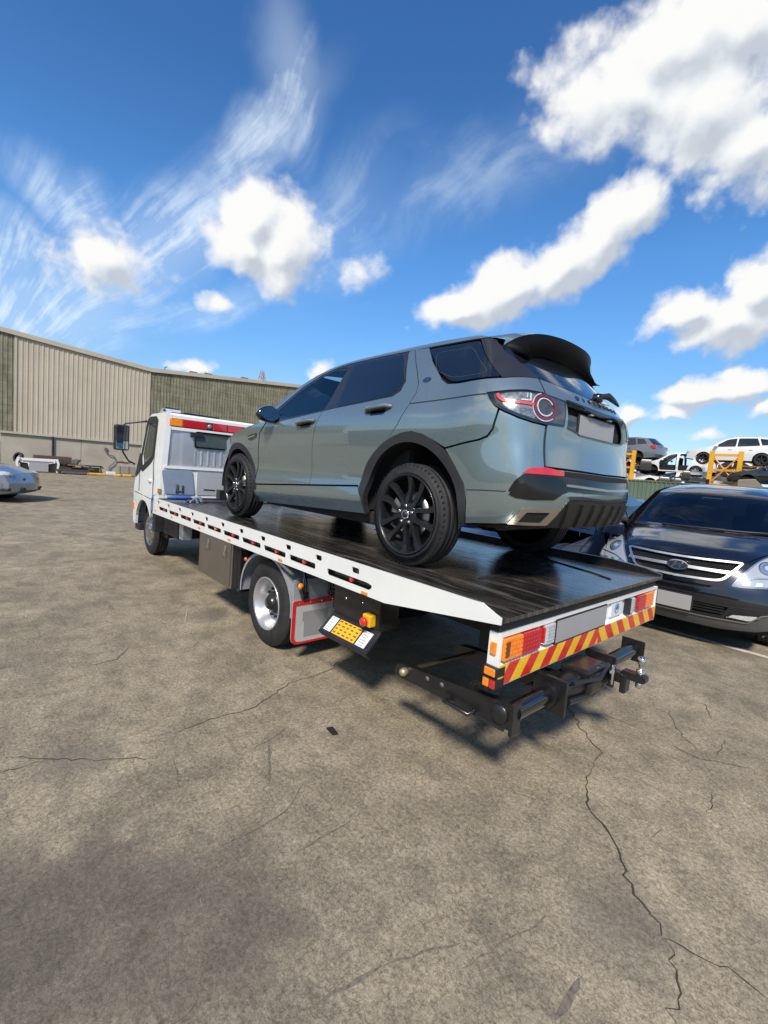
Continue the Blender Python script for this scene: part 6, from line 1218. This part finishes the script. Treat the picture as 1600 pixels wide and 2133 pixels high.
for i, (a, b) in enumerate(((8.75, 4.9), (3.4, -1.2), (14.2, 10.2))):
    for y, n in ((-27.55, 'front'), (-30.5, 'rear')):
        for z in (2.42, 3.50):
            if z > 3 and n == 'front' and i == 0: continue
            o = MB().box((b, y-.05, z-.075), (a, y+.05, z), .01).build('rack_beam', mat('rack_brown', (.22, .10, .035), .6, var=.3, dirt=.5, dcol=(.10, .06, .03))); tag(o, '%s brown beam of the car rack %s, %s' % (('lower', 'upper')[z > 3], ('under the white shell', 'right of the crossed frame under the crossover', 'under the grey wagon')[i], 'on its %s side' % n), 'rack beam', 'beams carrying the stacked cars')
car('white crossover without front wheels lying on the upper yellow rack', PW, 'suv', (3.98, -29.0, 3.52), 0, (1, 1), head=None, tail=RED, trim=None, scale=.985, rim=PLASTIC)
car('grey wagon with red tail lamp on the upper rack left of the stripped white shell', PGY, 'suv', (10.05, -29.0, 3.50), radians(-6), (1, 0), tail=RED)
car('stripped white car shell with open door holes between the two upper cars', PW, 'suv', (6.75, -28.9, 2.80), 0, (0, 1), open_doors=True, head='none', scale=.86, rim=SILVER)
car('white coupe lying low behind the green fence', PW, 'coupe', (9.44, -28.7, 1.90), radians(185), (0, 0), head='none')
car('red car body under the grey wagon', PRD, 'sedan', (10.9, -29.6, 2.30), 0, (0, 0), head='none')
car('black car body on the lower rack below the white crossover', PBK, 'sedan', (1.6, -27.9, 2.36), 0, (0, 0), head='none')
car('dark grey car front between the coupe and the crossed yellow frame', PGY, 'coupe', (5.4, -29.5, 2.05), radians(180), (0, 0), head='none', scale=.95)
car('pale green car roof behind the black car body', mat('car_pale', (.45, .52, .52), .3, .3, coat=1, var=.05), 'sedan', (.9, -31.5, 2.6), 0, (0, 0), head='none')
car('white car panel shell behind the crossed braces', PW, 'sedan', (4.6, -31.6, 2.7), 0, (0, 0), head='none', scale=.9)
def engine(x, y, z, label, s=1.):
    T = thing('engine_block', label, 'engine', (x, y, z), radians(20)); T.scale = (s,)*3; G = mat('engine_dark', (.035, .033, .03), .6, .4, var=.5, scale=8); A = mat('engine_alloy', (.34, .33, .32), .45, .8, var=.3)
    MB().box((-.3, -.3, 0), (.3, .3, .45), .05).build('block', G, T); MB().box((-.26, -.2, .45), (.26, .2, .62), .05).build('head_cover', A, T); MB().lathe([(0, -.36), (.13, -.36), (.13, -.30), (0, -.30)], (-.05, 0, .2), 'y', 14).build('pulley', A, T)
    MB().tube([(.2, -.28, .5), (.35, -.32, .4), (.38, -.3, .1)], .05, 8).build('manifold', mat('rust_iron', (.16, .08, .04), .8, var=.4), T); MB().tube([(-.25, .1, .6), (-.3, -.2, .75), (0, -.3, .7), (.25, -.1, .72)], .035, 8).build('hose', PLASTIC, T)
for i, (x, y, z, l) in enumerate(((6.9, -27.0, 2.02, 'oily engine block on the rack nearest the white coupe nose'), (6.3, -27.1, 2.05, 'oily engine block with alloy cover left of the silver bumper'), (5.9, -27.3, 2.62, 'small engine on the beam below the stripped white shell'), (8.3, -27.9, 3.0, 'engine and radiator pile under the grey wagon tail'))): engine(x, y, z, l, (1, .9, .7, 1.1)[i])
def bumper_skin(x, y, z, label, m, rz=0, s=1.):
    T = thing('bumper_skin', label, 'bumper', (x, y, z), rz); T.scale = (s,)*3; vs = []
    for j in range(13):
        a = j/12*2-1; c = 1-a*a
        for h, o in ((0, .02), (.12, .10), (.25, .10), (.36, .04)): vs.append((a*.85, -.45*c**.5+.1-o, h))
    MB().add(vs, [(4*i+k, 4*i+k+1, 4*i+k+5, 4*i+k+4) for i in range(12) for k in range(3)], True).build('skin', m, T); MB().box((-.35, -.46, .08), (.35, -.30, .18), .02).build('opening', DARK, T)
bumper_skin(5.5, -26.9, 2.30, 'grey bumper skin lying on the low rack left of the crossed frame', PGY, .1); bumper_skin(5.6, -27.4, 2.72, 'white bumper skin above the grey bumper skin', PW, -.1); bumper_skin(4.1, -28.0, 2.35, 'white bumper skin behind the crossed braces', PW, .2, .8)
d = MB().prism(rounded([(0, 0), (1.0, .1), (1.05, .62), (.35, .72), (-.05, .3)], .08, 4), -.05, .05, 'xz'); o = d.build('car_door', mat('door_beige', (.42, .36, .28), .4, .2, coat=.5)); o.location = (2.35, -27.0, 2.10); o.rotation_euler = (radians(-20), 0, .2); tag(o, 'loose beige inner door skin leaning right of the crossed frame', 'car door')  # loose car door, built as one slab
# ------------------------------------------------------------------ cars beside the van
car('dark navy car with its bonnet off between the truck and the van', PNB, 'sedan', (1.26, -4.1, 0), radians(92), bonnet=False, scale=1.1, head='none')
car('small light blue car seen behind the van mirror', PLB, 'sedan', (2.75, -9.4, 0), radians(90))
car('silver blue sedan parked nose right at the left edge', PSI, 'sedan', (15.1, 4.28, 0), radians(-120), head=None, scale=1.1, rim=SILVER, plate=True)
# ------------------------------------------------------------------ salvage along the warehouse wall
def salvage():
    T = thing('car_tail_section', 'cut off white car tail with blank number plate lying by the warehouse wall', 'car part', (30.4, .45, 0))
    out = [(.78, .10), (.93, .30), (.95, .62), (.86, .80), (-.86, .80), (-.95, .62), (-.93, .30), (-.80, .04)]
    MB().prism(rounded([(.88, .78), (-.82, .80), (-.80, .56), (-.45, .50), (-.42, .28), (.42, .28), (.45, .50), (.80, .54)], .05, 3), -.12, .1, 'yz').build('tailgate', PW, T)
    MB().prism(rounded([(.80, .56), (.45, .52), (.42, .30), (-.42, .30), (-.45, .52), (-.80, .56), (-.78, .08), (.76, .08)], .04, 3), -.06, .1, 'yz').build('lower_panel', PLASTIC, T)
    for s in (1, -1): MB().prism(rounded([(s*.80, .80), (s*.92, .82), (s*1.0, .55), (s*.93, .02), (s*.84, .02), (s*.90, .5)], .03, 3), -.2, .15, 'yz').build('side_strip', PW, T)
    MB().box((-.16, -.48, .06), (-.13, .40, .56)).build('blank_plate', PLATE, T); MB().box((-.15, -.7, .60), (-.11, .7, .64)).build('chrome_strip', CHROME, T)
    o = MB(); tyre(o, (0, 0, 0), .30, .18, .2, 'y'); o = o.build('loose_tyre', RUBBER); o.location = (31.6, 1.25, .75); o.rotation_euler = (.3, .2, .7); tag(o, 'black tyre standing behind the white car tail', 'tyre')
    o = MB().box((-.5, -.9, 0), (.5, .9, .26), .02); o = o.build('crate', mat('crate_brown', (.10, .05, .04), .8, var=.3)); o.location = (31.6, -.35, .70); tag(o, 'dark red brown crate resting behind the white car tail', 'crate')
    o = MB().box((-.55, -.95, 0), (.55, .95, .70), .03).build('scrap_bin', mat('bin_dark', (.05, .045, .04), .8, var=.3)); o.location = (31.6, -.35, 0); tag(o, 'dark scrap bin below the red brown crate', 'bin')
    T = thing('car_seat', 'dark grey car seat lying on the scrap right of the white tail', 'car seat', (30.6, -.95, .42), .4); MB().box((-.3, -.35, 0), (.3, .3, .2), .07).build('cushion', PLASTIC, T); m = MB(); m.box((-.28, -.08, 0), (.28, .1, .5), .07); m.v = [(x, y-.35-.5*z, z*.8+.05) for x, y, z in m.v]; m.build('backrest', mat('seat_grey', (.06, .06, .062), .7), T)  # salvaged car seat, cushion and backrest
    W = mat('scrap_board', (.22, .13, .05), .8, var=.3); G = mat('scrap_sheet', (.13, .13, .135), .5, .4, var=.3); B = mat('scrap_brown', (.07, .05, .04), .8, var=.4)
    for i, (nm, lab, c, sz, rz, m) in enumerate((('board', 'tan board on top of the scrap pile', (30.4, -1.35, .50), (.5, .75, .05), .1, W), ('board', 'brown plank at the foot of the scrap pile', (30.1, -1.2, .18), (.25, 1.5, .09), 0, B), ('metal_sheet', 'grey metal sheet lying at the front of the scrap pile', (29.9, -1.2, .05), (.3, 1.1, .12), .05, G), ('board', 'dark plank behind the grey metal sheet', (30.6, -1.6, .28), (.5, 1.3, .1), -.1, B), ('carton', 'flat tan carton on the ground by the yellow bar', (29.6, -2.05, 0), (.3, .42, .09), 0, W))):
        o = MB().box((-sz[0], -sz[1]/1., 0), (sz[0], sz[1]/1., sz[2]), .01).build(nm, m); o.location = c; o.rotation_euler = (0, 0, rz); o.scale = (1, .55, 1); tag(o, lab, 'scrap' if nm != 'carton' else 'carton')
    T = thing('bull_bar', 'black tubular bull bar lying by the warehouse wall', 'bull bar', (30.2, -2.15, .08))
    for z in (.12, .46): MB().tube([(.1, .62, z), (0, .5, z), (0, -.5, z), (.1, -.62, z-.1)], .04, 8).build('cross_rail', PLASTIC, T)
    for y in (.5, .1, -.45): MB().tube([(0, y, .46), (-.08, y-.05, .05)], .04, 8).build('upright', PLASTIC, T)
    MB().box((-.05, -.4, .06), (0, .5, .38)).build('skid_plate', PBK, T)
    for i, (y, l, m, lab) in enumerate(((-2.38, .85, YELLOW, 'longest yellow bar on the ground beside the bull bar'), (-3.45, .38, YELLOW, 'short yellow bar between the white tube and the far yellow bar'), (-4.0, .5, YELLOW, 'yellow bar nearest the truck cab on the yard floor'), (-3.1, .5, PW, 'white plastic tube between the yellow bars'))):
        o = MB().box((-.09, -l/2, 0), (.09, l/2, .13 if i < 3 else .2), .03).build(('floor_bar', 'floor_bar', 'floor_bar', 'plastic_tube')[i], m); o.location = (29.9, y, .02 if i < 3 else .08); o.rotation_euler = (0, 0, (.1, -.1, .05, .15)[i]); tag(o, lab, 'bar' if i < 3 else 'tube', 'yellow bars on the ground' if i < 3 else None)
    T = thing('wire_cage', 'grey wire cage with scrap bits by the wall behind the cab mirror', 'cage', (30.5, -4.1, 0)); WM = mat('cage_wire', (.38, .36, .34), .5, .6)
    for x in (-.4, .4):
        for y in (-.5, 0, .5): MB().tube([(x, y, 0), (x, y, .80)], .018, 5).build('post', WM, T)
        for z in (.1, .8): MB().tube([(x, -.5, z), (x, .5, z)], .016, 5).build('rail', WM, T)
    MB().box((-.35, -.45, .08), (.35, .45, .62)).build('liner', mat('cage_liner', (.24, .22, .19), .8, var=.2), T)
    o = MB().tube([(0, .5, 0), (.05, .2, .06), (0, -.15, .02), (0, -.4, .08)], [.03, .07, .05, .04], 8).build('exhaust_manifold', mat('rust_red', (.14, .05, .03), .8)); o.location = (30.4, -3.95, .84); tag(o, 'rusty exhaust manifold lying on top of the wire cage', 'exhaust')
    o = MB().box((-.1, -.06, 0), (.1, .06, .45), .02).build('marker_post', mat('marker_orange', (.62, .10, .03), .5)); o.location = (30, -4.62, 0); tag(o, 'small orange marker post beside the wire cage', 'marker')
salvage()
o = MB().prism([(0, 0), (.08, -.015), (.09, .024), (.015, .034)], .004, .012, 'xy').build('rubber_scrap', RUBBER); o.location = (.62, 2.21, 0) if False else tuple(GRUB)+(0,); tag(o, 'small black rubber scrap lying on the bare concrete', 'rubber scrap')
